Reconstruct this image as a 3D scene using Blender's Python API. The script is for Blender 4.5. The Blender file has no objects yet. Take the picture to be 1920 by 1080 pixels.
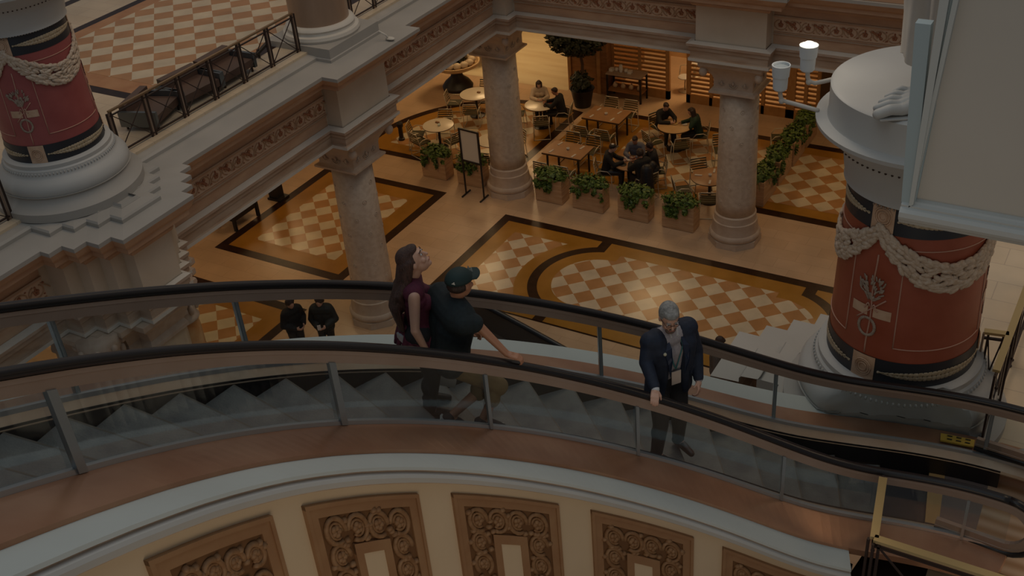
import bpy, bmesh, math, random
from mathutils import Vector, Matrix, Euler
random.seed(7)
SC = bpy.context.scene
COL = SC.collection
PI = math.pi

# ------------------------------------------------------------------ helpers
def world_off(o):
    v = Vector((0, 0, 0))
    while o is not None:
        v += o.location; o = o.parent
    return v

def tag(o, label=None, cat=None, group=None, kind=None):
    if label: o['label'] = label
    if cat: o['category'] = cat
    if group: o['group'] = group
    if kind: o['kind'] = kind
    return o

def empty(name, loc=(0, 0, 0), label=None, cat=None, group=None, rz=0):
    o = bpy.data.objects.new(name, None); COL.objects.link(o)
    o.location = loc; o.rotation_euler = (0, 0, rz); o.empty_display_size = .1
    return tag(o, label, cat, group)

def copy_tree(o, parent=None):
    c = o.copy(); COL.objects.link(c)
    if parent is not None: c.parent = parent
    for ch in list(o.children): copy_tree(ch, c)
    return c

class MB:
    def __init__(s): s.v = []; s.f = []; s.m = []; s.mi = 0
    def add(s, vs, fs, mi=None):
        n = len(s.v); s.v += [tuple(v) for v in vs]
        mi = s.mi if mi is None else mi
        for f in fs: s.f.append(tuple(n + i for i in f)); s.m.append(mi)
    def box(s, x0, x1, y0, y1, z0, z1, mi=None, M=None):
        vs = [Vector(p) for p in ((x0,y0,z0),(x1,y0,z0),(x1,y1,z0),(x0,y1,z0),(x0,y0,z1),(x1,y0,z1),(x1,y1,z1),(x0,y1,z1))]
        if M is not None: vs = [M @ v for v in vs]
        s.add(vs, [(0,3,2,1),(4,5,6,7),(0,1,5,4),(1,2,6,5),(2,3,7,6),(3,0,4,7)], mi)
    def prism(s, poly, z0, z1, mi=None, cap=True):
        n = len(poly)
        vs = [(x, y, z0) for x, y in poly] + [(x, y, z1) for x, y in poly]
        fs = [(i, (i+1) % n, n + (i+1) % n, n + i) for i in range(n)]
        if cap: fs += [tuple(range(n-1, -1, -1)), tuple(range(n, 2*n))]
        s.add(vs, fs, mi)
    def poly(s, pts, mi=None): s.add(pts, [tuple(range(len(pts)))], mi)
    def rings(s, rings, closed=True, mi=None, caps=False):
        n = len(rings[0]); vs = [p for r in rings for p in r]; fs = []
        for k in range(len(rings)-1):
            for i in range(n if closed else n-1):
                j = (i+1) % n
                fs.append((k*n+i, k*n+j, (k+1)*n+j, (k+1)*n+i))
        if caps:
            fs.append(tuple(range(n-1, -1, -1))); fs.append(tuple((len(rings)-1)*n + i for i in range(n)))
        s.add(vs, fs, mi)
    def lathe(s, prof, c=(0,0), seg=48, mi=None, caps=True, a0=0, a1=2*PI):
        full = abs(a1 - a0 - 2*PI) < 1e-6
        n = seg if full else seg + 1
        rr = [[(c[0]+r*math.cos(a0+(a1-a0)*i/seg), c[1]+r*math.sin(a0+(a1-a0)*i/seg), z) for i in range(n)] for r, z in prof]
        s.rings(rr, full, mi, caps and full)
    def tube(s, pts, r, seg=8, mi=None, closed=False):
        pts = [Vector(p) for p in pts]; n = len(pts); rs = []
        rad = r if hasattr(r, '__len__') else [r]*n
        up = None
        for i, p in enumerate(pts):
            if closed: d = pts[(i+1) % n] - pts[i-1]
            else: d = pts[min(i+1, n-1)] - pts[max(i-1, 0)]
            if d.length < 1e-9: d = Vector((0,0,1))
            d.normalize()
            if up is None:
                up = Vector((0,0,1)) if abs(d.z) < .9 else Vector((1,0,0))
            a = d.cross(up)
            if a.length < 1e-6: a = d.orthogonal()
            a.normalize(); b = a.cross(d); up = b
            rs.append([p + (a*math.cos(t)+b*math.sin(t))*rad[i] for t in [2*PI*k/seg for k in range(seg)]])
        if closed: rs.append(rs[0])
        s.rings(rs, True, mi, not closed)
    def bar(s, a, b, w, h=None, mi=None):
        a = Vector(a); b = Vector(b); h = h or w; d = (b-a).normalized()
        x = d.cross(Vector((0,0,1)))
        if x.length < 1e-4: x = Vector((1,0,0))
        x.normalize(); y = x.cross(d)
        q = [(-w/2,-h/2),(w/2,-h/2),(w/2,h/2),(-w/2,h/2)]
        s.rings([[p + x*u + y*v for u, v in q] for p in (a, b)], True, mi, True)
    def ell(s, c, r, M=None, seg=16, rg=10, mi=None):
        c = Vector(c); r = r if hasattr(r, '__len__') else (r, r, r)
        M = M or Matrix.Identity(3)
        rs = []
        for k in range(1, rg):
            t = PI*k/rg
            rs.append([c + M @ Vector((r[0]*math.sin(t)*math.cos(a), r[1]*math.sin(t)*math.sin(a), -r[2]*math.cos(t))) for a in [2*PI*i/seg for i in range(seg)]])
        n0 = len(s.v); s.rings(rs, True, mi)
        b = c + M @ Vector((0,0,-r[2])); t = c + M @ Vector((0,0,r[2]))
        n = len(rs)*seg; k = len(s.v); s.v += [tuple(b), tuple(t)]
        mi = s.mi if mi is None else mi
        for i in range(seg):
            s.f.append((n0+(i+1) % seg, n0+i, k)); s.m.append(mi)
            s.f.append((n0+n-seg+i, n0+n-seg+(i+1) % seg, k+1)); s.m.append(mi)
    def cap(s, a, b, ra, rb, seg=14, mi=None):
        a = Vector(a); b = Vector(b); d = b-a; L = max(d.length, 1e-5); d = d/L
        x = d.orthogonal().normalized(); y = d.cross(x); rs = []
        def ring(c, r): return [c + (x*math.cos(t)+y*math.sin(t))*r for t in [2*PI*k/seg for k in range(seg)]]
        for k in range(1, 5):
            t = PI/2*(1-k/4); rs.append(ring(a - d*ra*math.sin(t), ra*math.cos(t)))
        for k in range(0, 4):
            t = PI/2*k/4; rs.append(ring(b + d*rb*math.sin(t), rb*math.cos(t)))
        s.rings(rs, True, mi, True)
    def build(s, name, mats, parent=None, smooth=False, local=False):
        off = Vector((0,0,0)) if (parent is None or local) else world_off(parent)
        me = bpy.data.meshes.new(name)
        me.from_pydata([tuple(Vector(v)-off) for v in s.v], [], s.f)
        if not isinstance(mats, (list, tuple)): mats = [mats]
        for m in mats: me.materials.append(m)
        me.polygons.foreach_set('material_index', s.m)
        if smooth: me.polygons.foreach_set('use_smooth', [True]*len(s.f))
        me.update(); me.validate()
        o = bpy.data.objects.new(name, me); COL.objects.link(o)
        if parent is not None: o.parent = parent
        if smooth == 'auto':
            me.polygons.foreach_set('use_smooth', [True]*len(s.f))
            md = o.modifiers.new('wn', 'EDGE_SPLIT'); md.split_angle = math.radians(38)
        return o

def fixn(o):
    bm = bmesh.new(); bm.from_mesh(o.data); bmesh.ops.recalc_face_normals(bm, faces=bm.faces[:]); bm.to_mesh(o.data); bm.free(); return o

# ------------------------------------------------------------------ materials
MATS = {}
def mat(name, col, rough=.6, col2=None, scale=4., metal=0., bump=0., bscale=None, coat=0., emit=None, es=1., detail=4., stretch=None, mixlo=.35, mixhi=.65, spec=.5):
    if name in MATS: return MATS[name]
    m = bpy.data.materials.new(name); m.use_nodes = True; nt = m.node_tree; N = nt.nodes; L = nt.links
    b = N['Principled BSDF']
    b.inputs['Base Color'].default_value = (*col, 1); b.inputs['Roughness'].default_value = rough
    b.inputs['Metallic'].default_value = metal; b.inputs['Coat Weight'].default_value = coat
    b.inputs['Specular IOR Level'].default_value = spec
    if emit:
        b.inputs['Emission Color'].default_value = (*emit, 1); b.inputs['Emission Strength'].default_value = es
    if col2 or bump:
        tc = N.new('ShaderNodeTexCoord'); mp = N.new('ShaderNodeMapping'); L.new(tc.outputs['Object'], mp.inputs[0])
        if stretch: mp.inputs['Scale'].default_value = stretch
        nz = N.new('ShaderNodeTexNoise'); nz.inputs['Scale'].default_value = scale; nz.inputs['Detail'].default_value = detail
        L.new(mp.outputs[0], nz.inputs['Vector'])
        if col2:
            cr = N.new('ShaderNodeValToRGB'); cr.color_ramp.elements[0].position = mixlo; cr.color_ramp.elements[1].position = mixhi
            cr.color_ramp.elements[0].color = (*col, 1); cr.color_ramp.elements[1].color = (*col2, 1)
            L.new(nz.outputs['Fac'], cr.inputs[0]); L.new(cr.outputs[0], b.inputs['Base Color'])
        if bump:
            n2 = N.new('ShaderNodeTexNoise'); n2.inputs['Scale'].default_value = bscale or scale*3; n2.inputs['Detail'].default_value = 3
            L.new(mp.outputs[0], n2.inputs['Vector'])
            bp = N.new('ShaderNodeBump'); bp.inputs['Strength'].default_value = bump; bp.inputs['Distance'].default_value = .02
            L.new(n2.outputs['Fac'], bp.inputs['Height']); L.new(bp.outputs[0], b.inputs['Normal'])
    MATS[name] = m; return m

def glassmat(name, tint, refl=.5, rough=.03, ior=1.4):
    if name in MATS: return MATS[name]
    m = bpy.data.materials.new(name); m.use_nodes = True; nt = m.node_tree; N = nt.nodes; L = nt.links
    for n in list(N):
        if n.type != 'OUTPUT_MATERIAL': N.remove(n)
    out = [n for n in N if n.type == 'OUTPUT_MATERIAL'][0]
    tr = N.new('ShaderNodeBsdfTransparent'); tr.inputs[0].default_value = (*tint, 1)
    gl = N.new('ShaderNodeBsdfGlossy'); gl.inputs['Roughness'].default_value = rough; gl.inputs[0].default_value = (.9,.95,1,1)
    fr = N.new('ShaderNodeFresnel'); fr.inputs[0].default_value = ior
    mul = N.new('ShaderNodeMath'); mul.operation = 'MULTIPLY'; mul.inputs[1].default_value = refl
    L.new(fr.outputs[0], mul.inputs[0])
    mx = N.new('ShaderNodeMixShader'); L.new(mul.outputs[0], mx.inputs[0]); L.new(tr.outputs[0], mx.inputs[1]); L.new(gl.outputs[0], mx.inputs[2])
    L.new(mx.outputs[0], out.inputs[0]); MATS[name] = m; return m

def checker_mat(name, ca, cb, size, rough=.22, rot=45):
    m = bpy.data.materials.new(name); m.use_nodes = True; nt = m.node_tree; N = nt.nodes; L = nt.links
    b = N['Principled BSDF']; b.inputs['Roughness'].default_value = rough
    tc = N.new('ShaderNodeTexCoord'); mp = N.new('ShaderNodeMapping'); L.new(tc.outputs['Object'], mp.inputs[0])
    mp.inputs['Scale'].default_value = (1/size, 1/size, 1); mp.inputs['Rotation'].default_value = (0, 0, math.radians(rot))
    ck = N.new('ShaderNodeTexChecker'); ck.inputs['Scale'].default_value = 1
    ck.inputs['Color1'].default_value = (*ca, 1); ck.inputs['Color2'].default_value = (*cb, 1)
    L.new(mp.outputs[0], ck.inputs[0])
    nz = N.new('ShaderNodeTexNoise'); nz.inputs['Scale'].default_value = 1.7; nz.inputs['Detail'].default_value = 5; L.new(tc.outputs['Object'], nz.inputs['Vector'])
    mr = N.new('ShaderNodeMapRange'); mr.inputs[1].default_value = .3; mr.inputs[2].default_value = .7; mr.inputs[3].default_value = .82; mr.inputs[4].default_value = 1.1
    L.new(nz.outputs['Fac'], mr.inputs[0])
    mx = N.new('ShaderNodeMix'); mx.data_type = 'RGBA'; mx.blend_type = 'MULTIPLY'; mx.inputs[0].default_value = 1
    L.new(ck.outputs['Color'], mx.inputs[6]); L.new(mr.outputs[0], mx.inputs[7]); L.new(mx.outputs[2], b.inputs['Base Color'])
    return m

def slab_mat(name, c1, c2, mortar, w, h, rough=.25, rot=0):
    m = bpy.data.materials.new(name); m.use_nodes = True; nt = m.node_tree; N = nt.nodes; L = nt.links
    b = N['Principled BSDF']; b.inputs['Roughness'].default_value = rough
    tc = N.new('ShaderNodeTexCoord'); mp = N.new('ShaderNodeMapping'); L.new(tc.outputs['Object'], mp.inputs[0]); mp.inputs['Rotation'].default_value = (0,0,math.radians(rot))
    br = N.new('ShaderNodeTexBrick'); br.offset = 0.5; br.inputs['Scale'].default_value = 1
    br.inputs['Brick Width'].default_value = w; br.inputs['Row Height'].default_value = h; br.inputs['Mortar Size'].default_value = .006
    br.inputs['Color1'].default_value = (*c1, 1); br.inputs['Color2'].default_value = (*c2, 1); br.inputs['Mortar'].default_value = (*mortar, 1)
    L.new(mp.outputs[0], br.inputs[0])
    nz = N.new('ShaderNodeTexNoise'); nz.inputs['Scale'].default_value = 1.1; nz.inputs['Detail'].default_value = 6; L.new(tc.outputs['Object'], nz.inputs['Vector'])
    mr = N.new('ShaderNodeMapRange'); mr.inputs[1].default_value = .3; mr.inputs[2].default_value = .7; mr.inputs[3].default_value = .86; mr.inputs[4].default_value = 1.08
    L.new(nz.outputs['Fac'], mr.inputs[0])
    mx = N.new('ShaderNodeMix'); mx.data_type = 'RGBA'; mx.blend_type = 'MULTIPLY'; mx.inputs[0].default_value = 1
    L.new(br.outputs['Color'], mx.inputs[6]); L.new(mr.outputs[0], mx.inputs[7]); L.new(mx.outputs[2], b.inputs['Base Color'])
    return m

CREAM_T = (.66,.56,.40); ORANGE_T = (.47,.245,.10)
m_check = checker_mat('checker_tiles', ORANGE_T, CREAM_T, .42)
m_marble = slab_mat('floor_marble', (.60,.42,.27), (.56,.38,.235), (.48,.32,.20), .84, .42, .28)
m_marble_up = slab_mat('upper_floor_marble', (.66,.55,.40), (.63,.51,.36), (.5,.4,.3), .84, .42, .28)
m_black = mat('black_marble', (.020,.008,.004), .3, (.036,.014,.007), 6, spec=.3)
m_gold = mat('gold_marble', (.32,.145,.015), .3, (.41,.195,.03), 1.3)
m_gold_up = mat('gold_marble_upper', (.42,.19,.07), .25, (.50,.26,.11), 2)
m_white = mat('white_stone', (.66,.64,.58), .55, (.60,.57,.51), 1.5)
m_ledge = mat('white_ledge', (.51,.545,.52), .5, (.48,.51,.485), 1.2)
m_ledge_dim = mat('white_ledge_dimmed', (.41,.395,.365), .55, (.375,.36,.33), 1.0)  # darker copy of the white ledge, with weaker light put into its colour
m_cream = mat('cream_plaster', (.62,.50,.35), .7, (.58,.46,.31), .8)
m_block = mat('block_plaster', (.66,.56,.44), .65, (.60,.50,.38), 1.2)
m_peach = mat('peach_stone', (.50,.30,.185), .5, (.58,.37,.23), 2.2, stretch=(1,1,3))
m_arch = mat('architrave_marble', (.40,.27,.18), .4, (.50,.40,.31), 1.6, stretch=(.8,.8,4))
m_taupe = mat('taupe_marble', (.42,.29,.21), .4, (.52,.42,.34), 2.5)
m_shaft = mat('speckled_limestone', (.60,.50,.395), .6, (.51,.405,.31), 9, bump=.25, bscale=22)
m_base = mat('base_limestone', (.49,.375,.285), .55, (.56,.45,.35), 5)
m_frieze = mat('frieze_ground', (.68,.50,.36), .6, (.60,.41,.27), 5)
m_scroll = mat('frieze_scroll', (.30,.10,.045), .6, (.42,.20,.10), 30)
m_scroll_l = mat('frieze_scroll_light', (.55,.36,.22), .6, (.42,.24,.13), 30)
m_redL = mat('painted_red', (.36,.095,.09), .45, (.31,.075,.072), 3)
m_redR = mat('painted_red_deep', (.34,.085,.045), .45, (.29,.065,.03), 3)
m_navy = mat('painted_navy', (.022,.026,.034), .4)
m_garland = mat('garland_plaster', (.60,.50,.40), .6, (.50,.38,.27), 30)
m_leafgrey = mat('painted_leaf', (.38,.31,.25), .6, (.26,.19,.14), 30)
m_tan = mat('tan_relief', (.60,.42,.29), .6, (.52,.34,.22), 12)
m_bluew = mat('blue_white_stone', (.49,.495,.48), .5, (.455,.46,.445), 1.5)
m_gold2 = mat('brass', (.66,.50,.24), .32, metal=.75)
m_iron = mat('dark_iron', (.05,.033,.028), .45, metal=.5)
m_bronze_pole = mat('bronze_pole', (.32,.24,.19), .35, metal=.6)
m_rubber = mat('black_rubber', (.012,.010,.011), .35)
m_guide = mat('rail_guide_metal', (.40,.30,.24), .4, (.36,.26,.20), 2, metal=.35)
m_silver = mat('brushed_silver', (.42,.42,.42), .35, metal=.6)
m_post = mat('steel_post', (.36,.40,.42), .35, metal=.7)
m_copper = mat('copper_deck', (.43,.205,.115), .28, (.55,.30,.18), 1.6, metal=.55, stretch=(1,1,.4))
m_deckin = mat('inner_deck', (.50,.38,.27), .35, (.42,.28,.18), 2, metal=.4)
m_skirt = mat('black_skirt', (.008,.006,.006), .4)
m_tread = mat('step_tread', (.15,.15,.135), .5, (.10,.10,.095), 6, stretch=(1,1,1), bump=.2, bscale=60)
m_riser = mat('step_riser', (.045,.042,.045), .45)
m_yellow = mat('safety_yellow', (.60,.38,.05), .5)
m_glass = glassmat('balustrade_glass', (.90,.93,.94), .16, .05, 1.45)
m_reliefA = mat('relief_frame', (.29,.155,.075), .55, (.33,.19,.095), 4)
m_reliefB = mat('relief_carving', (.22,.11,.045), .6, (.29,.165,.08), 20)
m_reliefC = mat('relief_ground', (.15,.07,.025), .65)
m_wood = mat('dark_wood', (.22,.095,.03), .4, (.29,.135,.05), 3, stretch=(1,1,6))
m_slat = mat('louver_wood', (.33,.16,.055), .45, (.40,.21,.08), 5)
m_planter = mat('planter_wood', (.42,.25,.13), .6, (.52,.34,.20), 3, stretch=(.6,.6,7))
m_leaf = mat('ivy_leaf', (.055,.105,.018), .5, (.14,.21,.035), 9)
m_leafd = mat('tree_leaf', (.012,.016,.006), .6, (.03,.035,.012), 9)
m_bark = mat('bark', (.10,.055,.03), .8)
m_tabletop = mat('pale_tabletop', (.76,.68,.55), .3, (.72,.63,.50), 3)
m_tablewood = mat('walnut_tabletop', (.36,.19,.09), .35, (.42,.24,.12), 3)
m_tabedge = mat('table_edge', (.10,.05,.02), .4)
m_chairmetal = mat('chair_metal', (.62,.55,.42), .35, metal=.3)
m_chairseat = mat('chair_slats', (.12,.085,.035), .6)
m_cushion = mat('chair_pad', (.07,.06,.025), .7)
m_dark = mat('near_black', (.012,.010,.010), .5)
m_paper = mat('paper_white', (.62,.58,.54), .6)
m_skin = mat('skin', (.56,.34,.25), .5, (.52,.30,.215), 8)
m_skin2 = mat('skin_tan', (.40,.19,.11), .5)
m_hairdk = mat('hair_dark', (.025,.014,.010), .5, (.05,.026,.018), 40, bump=.4, bscale=60, stretch=(3,3,.6))
m_hairgr = mat('hair_grey', (.32,.32,.31), .6, (.20,.20,.19), 40, bump=.5, bscale=70)
m_eyew = mat('eye_white', (.6,.58,.55), .3); m_eyed = mat('eye_dark', (.02,.012,.01), .2); m_lip = mat('lips', (.35,.12,.09), .5)
m_concrete = mat('plain_ceiling', (.6,.5,.38), .8)

# ------------------------------------------------------------------ escalator centre line (x, y, heading, rail height)
ET = [(-7.0, 6.358, -19.29, 1.6197, 12.713), (-6.75, 6.34, -19.041, 1.6641, 12.574), (-6.5, 6.313, -18.793, 1.694, 12.434), (-6.25, 6.279, -18.545, 1.711, 12.295), (-6.0, 6.244, -18.297, 1.7164, 12.156), (-5.75, 6.208, -18.05, 1.7113, 12.016), (-5.5, 6.174, -17.802, 1.6972, 11.877), (-5.25, 6.145, -17.554, 1.675, 11.737), (-5.0, 6.123, -17.305, 1.646, 11.598), (-4.75, 6.108, -17.055, 1.611, 11.459), (-4.5, 6.103, -16.805, 1.571, 11.319), (-4.25, 6.109, -16.556, 1.527, 11.18), (-4.0, 6.125, -16.306, 1.4797, 11.041), (-3.75, 6.154, -16.058, 1.4299, 10.901), (-3.5, 6.196, -15.811, 1.3782, 10.762), (-3.25, 6.25, -15.567, 1.3253, 10.622), (-3.0, 6.317, -15.327, 1.2716, 10.483), (-2.75, 6.397, -15.09, 1.2178, 10.344), (-2.5, 6.49, -14.858, 1.1641, 10.204), (-2.25, 6.595, -14.631, 1.111, 10.065), (-2.0, 6.712, -14.41, 1.0586, 9.925), (-1.75, 6.84, -14.195, 1.0073, 9.786), (-1.5, 6.979, -13.987, 0.9571, 9.647), (-1.25, 7.128, -13.786, 0.9081, 9.507), (-1.0, 7.286, -13.593, 0.8603, 9.368), (-0.75, 7.454, -13.408, 0.8137, 9.229), (-0.5, 7.629, -13.23, 0.7682, 9.089), (-0.25, 7.813, -13.06, 0.7234, 8.95), (0.0, 8.004, -12.899, 0.6793, 8.811), (0.25, 8.202, -12.746, 0.6354, 8.673), (0.5, 8.406, -12.602, 0.5914, 8.535), (0.75, 8.617, -12.468, 0.5468, 8.401), (1.0, 8.833, -12.342, 0.501, 8.274), (1.25, 9.055, -12.228, 0.4535, 8.161), (1.5, 9.283, -12.124, 0.4035, 8.072), (1.75, 9.515, -12.032, 0.3505, 8.012), (2.0, 9.752, -11.952, 0.2935, 7.979), (2.25, 9.993, -11.887, 0.2318, 7.964), (2.5, 10.239, -11.838, 0.1643, 7.957), (2.75, 10.486, -11.806, 0.0901, 7.954), (3.0, 10.736, -11.794, 0.0081, 7.952), (3.25, 10.986, -11.803, -0.0829, 7.952), (3.5, 11.234, -11.836, -0.1839, 7.952), (3.75, 11.476, -11.895, -0.2964, 7.951), (4.0, 11.71, -11.983, -0.4216, 7.951), (4.25, 11.931, -12.1, -0.5609, 7.951), (4.5, 12.131, -12.249, -0.7158, 7.951)]
while ET[0][0] > -10:
    q = ET[0]; h = 1.64; ET.insert(0, (q[0]-.25, q[1]-.25*math.cos(h), q[2]-.25*math.sin(h), h, q[4]+.1394))
def E(s):
    s = max(ET[0][0], min(ET[-1][0]-1e-6, s)); i = int((s-ET[0][0])/.25); t = (s-ET[i][0])/.25
    a, b = ET[i], ET[i+1]
    def cr(k):  # catmull-rom
        p0 = ET[max(i-1,0)][k]; p1 = a[k]; p2 = b[k]; p3 = ET[min(i+2,len(ET)-1)][k]
        return .5*((2*p1)+(-p0+p2)*t+(2*p0-5*p1+4*p2-p3)*t*t+(-p0+3*p1-3*p2+p3)*t**3)
    return cr(1), cr(2), a[3]+(b[3]-a[3])*t, cr(4)
def kf(s):
    g = 1/(1+math.exp(-(1.5406-s)/.2817)); return math.sqrt(1+(.5575*g)**2)
def EP(s, o, dz=0, k=True):
    x, y, ph, z = E(s)
    return Vector((x - math.sin(ph)*o, y + math.cos(ph)*o, z + dz*(kf(s) if k else 1)))
def frange(a, b, d):
    n = max(1, int(round((b-a)/d))); return [a+(b-a)*i/n for i in range(n+1)]
def esweep(mb, prof, s0, s1, ds=.1, mi=None, closed=True, caps=True):
    rs = [[EP(s, o, dz) for o, dz in prof] for s in frange(s0, s1, ds)]
    mb.rings(rs, closed, mi, caps and closed)
# ------------------------------------------------------------------ ground floor with its inlays
def rect(mb, x0, x1, y0, y1, z, mi): mb.poly([(x0,y0,z),(x1,y0,z),(x1,y1,z),(x0,y1,z)], mi)
def disc(mb, c, r, z, mi, n=64): mb.poly([(c[0]+r*math.cos(2*PI*i/n), c[1]+r*math.sin(2*PI*i/n), z) for i in range(n)], mi)
def make_floor():
    mb = MB()   # 0 marble 1 black 2 gold 3 checker
    mb.box(-24, 22, -20, 26, -.3, 0, 0)
    # oval panel in the middle of the hall
    rect(mb, -3.16, 8.6, -2.24, 1.8, .002, 1)
    rect(mb, -2.9, 8.34, -2.19, 1.53, .004, 2)
    rect(mb, -2.46, -.5, -1.75, 1.08, .006, 3); rect(mb, 6.1, 7.9, -1.75, 1.08, .006, 3)
    CL, CR = (.58, -.28), (4.86, -.2)
    for c in (CL, CR): mb.poly([(c[0]+2.0*math.cos(2*PI*i/64), max(-2.19, min(1.53, c[1]+2.0*math.sin(2*PI*i/64))), .008) for i in range(64)], 2)
    rect(mb, .2, 5.4, -2.19, 1.53, .009, 2)
    rect(mb, -.10, 5.5, 1.08, 1.53, .0095, 2)
    mb.poly([(-.11,1.54,.0115),(.16,1.54,.0115),(.16,1.0,.0115),(-.11,1.2,.0115)], 1)
    mb.poly([(5.22,1.54,.0115),(5.5,1.54,.0115),(5.5,1.15,.0115),(5.22,1.0,.0115)], 1)
    mb.poly([(-.11,-2.2,.0115),(.16,-2.2,.0115),(.16,-1.6,.0115),(-.11,-1.75,.0115)], 1)
    mb.poly([(5.22,-2.2,.0115),(5.5,-2.2,.0115),(5.5,-1.55,.0115),(5.22,-1.4,.0115)], 1)
    for c, a0, a1 in ((CL, 107, 253), (CR, -73, 73)):
        ro, ri = 1.66, 1.42; n = 40; a = [math.radians(a0+(a1-a0)*i/n) for i in range(n+1)]
        mb.rings([[(c[0]+r*math.cos(t), c[1]+r*math.sin(t), .011) for t in a] for r in (ri, ro)], False, 1)
    for c in (CL, CR):
        disc(mb, c, 1.42, .012, 2)
    rect(mb, .16, 5.22, -1.96, 1.5, .0105, 2)
    for c in (CL, CR): disc(mb, c, 1.07, .014, 3)
    rect(mb, .62, 4.72, -1.47, 1.07, .015, 3)
    # square panels of the left bays
    for x0, x1, y0, y1 in ((-9.6, -5.33, -2.75, 2.22), (-9.6, -5.35, -9.2, -4.06), (-9.6, -5.35, -15, -10.6)):
        rect(mb, x0, x1, y0, y1, .002, 1); rect(mb, x0+.27, x1-.27, y0+.27, y1-.27, .004, 2); rect(mb, x0+.78, x1-.78, y0+.78, y1-.78, .006, 3)
    mb.poly([(-12,9.6,.003),(-5.36,9.6,.003),(-5.36,16.5,.003),(-15,16.5,.003)], 4)
    # cafe terrace
    rect(mb, -3.9, 2.55, 4.4, 8.72, .002, 2); rect(mb, -2.9, 2.55, 8.47, 8.72, .004, 1); rect(mb, -1.9, 2.2, 4.85, 8.0, .004, 3)
    rect(mb, 2.8, 8.6, 4.4, 8.7, .002, 1); rect(mb, 2.8, 8.34, 4.68, 8.44, .004, 2); rect(mb, 2.95, 7.9, 5.08, 8.05, .006, 3)
    def blob(ins, z, mi):
        c = (-5.55, 4.55); r = 3.98-ins
        pts = [(-9.53+ins, 3.55+ins*.9, z), (-4.1-ins, 3.55+ins*.9, z), (-4.1-ins, 8.3-ins*.5, z)]
        pts += [(c[0]+r*math.cos(math.radians(a)), c[1]+r*math.sin(math.radians(a)), z) for a in range(84, 181, 4)]
        mb.poly(pts, mi)
    blob(0, .002, 1); blob(.27, .004, 2); blob(.8, .006, 3)
    o = mb.build('floor', [m_marble, m_black, m_gold, m_check, mat('pale_boards', (.72,.62,.42), .4, (.64,.52,.33), 1.2, stretch=(.4,3,1))]); tag(o, kind='structure')
make_floor()

UX, UY, UZ = -8.02, -5.28, 7.02
def make_upper_floor():
    mb = MB(); r = lambda x0,x1,y0,y1,z,mi: rect(mb, x0-UX, x1-UX, y0-UY, y1-UY, z, mi)
    mb.box(-24-UX, -3.45-UX, -20-UY, 26-UY, -.12, 0, 0)
    mb.box(-3.45-UX, 22-UX, 2.8-UY, 26-UY, -.12, 0, 0)
    r(-9.45, -4.25, -7.47, -.4, .002, 1); r(-9.22, -4.45, -7.25, -.62, .004, 2); r(-8.85, -4.6, -6.80, -1.1, .006, 3)
    r(-16, -10.85, -7.47, -.4, .002, 1); r(-15.8, -11.1, -7.25, -.6, .004, 0)
    o = mb.build('floor', [m_marble_up, m_black, m_gold_up, m_check]); o.location = (UX, UY, UZ); tag(o, kind='structure')
make_upper_floor()
def make_landing_floor():
    mb = MB()
    mb.prism([(8.6,-9.0),(9.9,-9.4),(10.15,-10.6),(10.36,-10.66),(10.42,-13.4),(22,-13.4),(22,3),(8.6,3)], 6.8, 7.02)
    o = mb.build('floor', m_marble_up); tag(o, kind='structure')
make_landing_floor()
o = MB(); o.box(-24, -3.5, -20, 26, 5.06, 5.12); o.box(-3.5, 22, 2.8, 26, 5.06, 5.12); o = o.build('ceiling', m_concrete); tag(o, kind='structure')

# ------------------------------------------------------------------ entablature around the atrium, swept on its mitred plan line
CX, CY0, CY1, CY2 = -3.7, -3.6, 3.05, -10.36
RX1, RX2 = 2.9, 9.5
FX = CX+.45; FY = CY1-.45
def plan(e):
    p = []; es = e*.6; bx = CX+.45+e
    def pier_left(cy): return [(bx, cy-.82-e), (CX+.82+e, cy-.82-e), (CX+.82+e, cy+.82+e), (bx, cy+.82+e)]
    p += [(bx, -20), (bx, CY2-1.15-es)]
    steps = [(-2.82, 1.15), (-2.56, .90), (-2.30, .65), (-2.04, .40)]
    for k, (x, w) in enumerate(steps):
        p.append((x+es, CY2-w-es))
        if k < 3: p.append((x+es, CY2-steps[k+1][1]-es))
    for k, (x, w) in reversed(list(enumerate(steps))):
        p.append((x+es, CY2+w+es))
        if k > 0: p.append((steps[k-1][0]+es, CY2+w+es))
    p.append((bx, CY2+1.15+es))
    p += pier_left(CY0)
    p += [(bx, CY1-.82-e), (CX+.82+e, CY1-.82-e), (CX+.82+e, CY1-.45-e)]
    yb = CY1-.45-e
    p += [(RX1-.82-e, yb), (RX1-.82-e, CY1-.82-e), (RX1+.82+e, CY1-.82-e), (RX1+.82+e, yb)]
    p += [(RX2-.82-e, yb), (RX2-.82-e, CY1-.82-e), (RX2-.45-e, CY1-.82-e)]
    m = lambda q: (RX2+CX-q[0], q[1])
    right = [(bx, CY0+.82+e), (CX+.82+e, CY0+.82+e), (CX+.82+e, CY0-.82-e), (bx, CY0-.82-e), (bx, CY2+1.15+es)]
    for k, (x, w) in enumerate(steps):
        right.append((x+es, CY2+w+es))
        if k < 3: right.append((x+es, CY2+steps[k+1][1]+es))
    right.append((steps[-1][0]+es, CY2-.2))
    p += [m(q) for q in right]
    return p
def fillet_fix(p): return p
def ent(name, prof, mats, mi=None):
    mb = MB()
    rr = [[(x, y, z) for x, y in plan(e)] for e, z in prof]
    for k in range(len(prof)-1):
        mb.rings([rr[k], rr[k+1]], False, (mi[k] if mi else 0))
    return tag(mb.build(name, mats), kind='structure')
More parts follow.
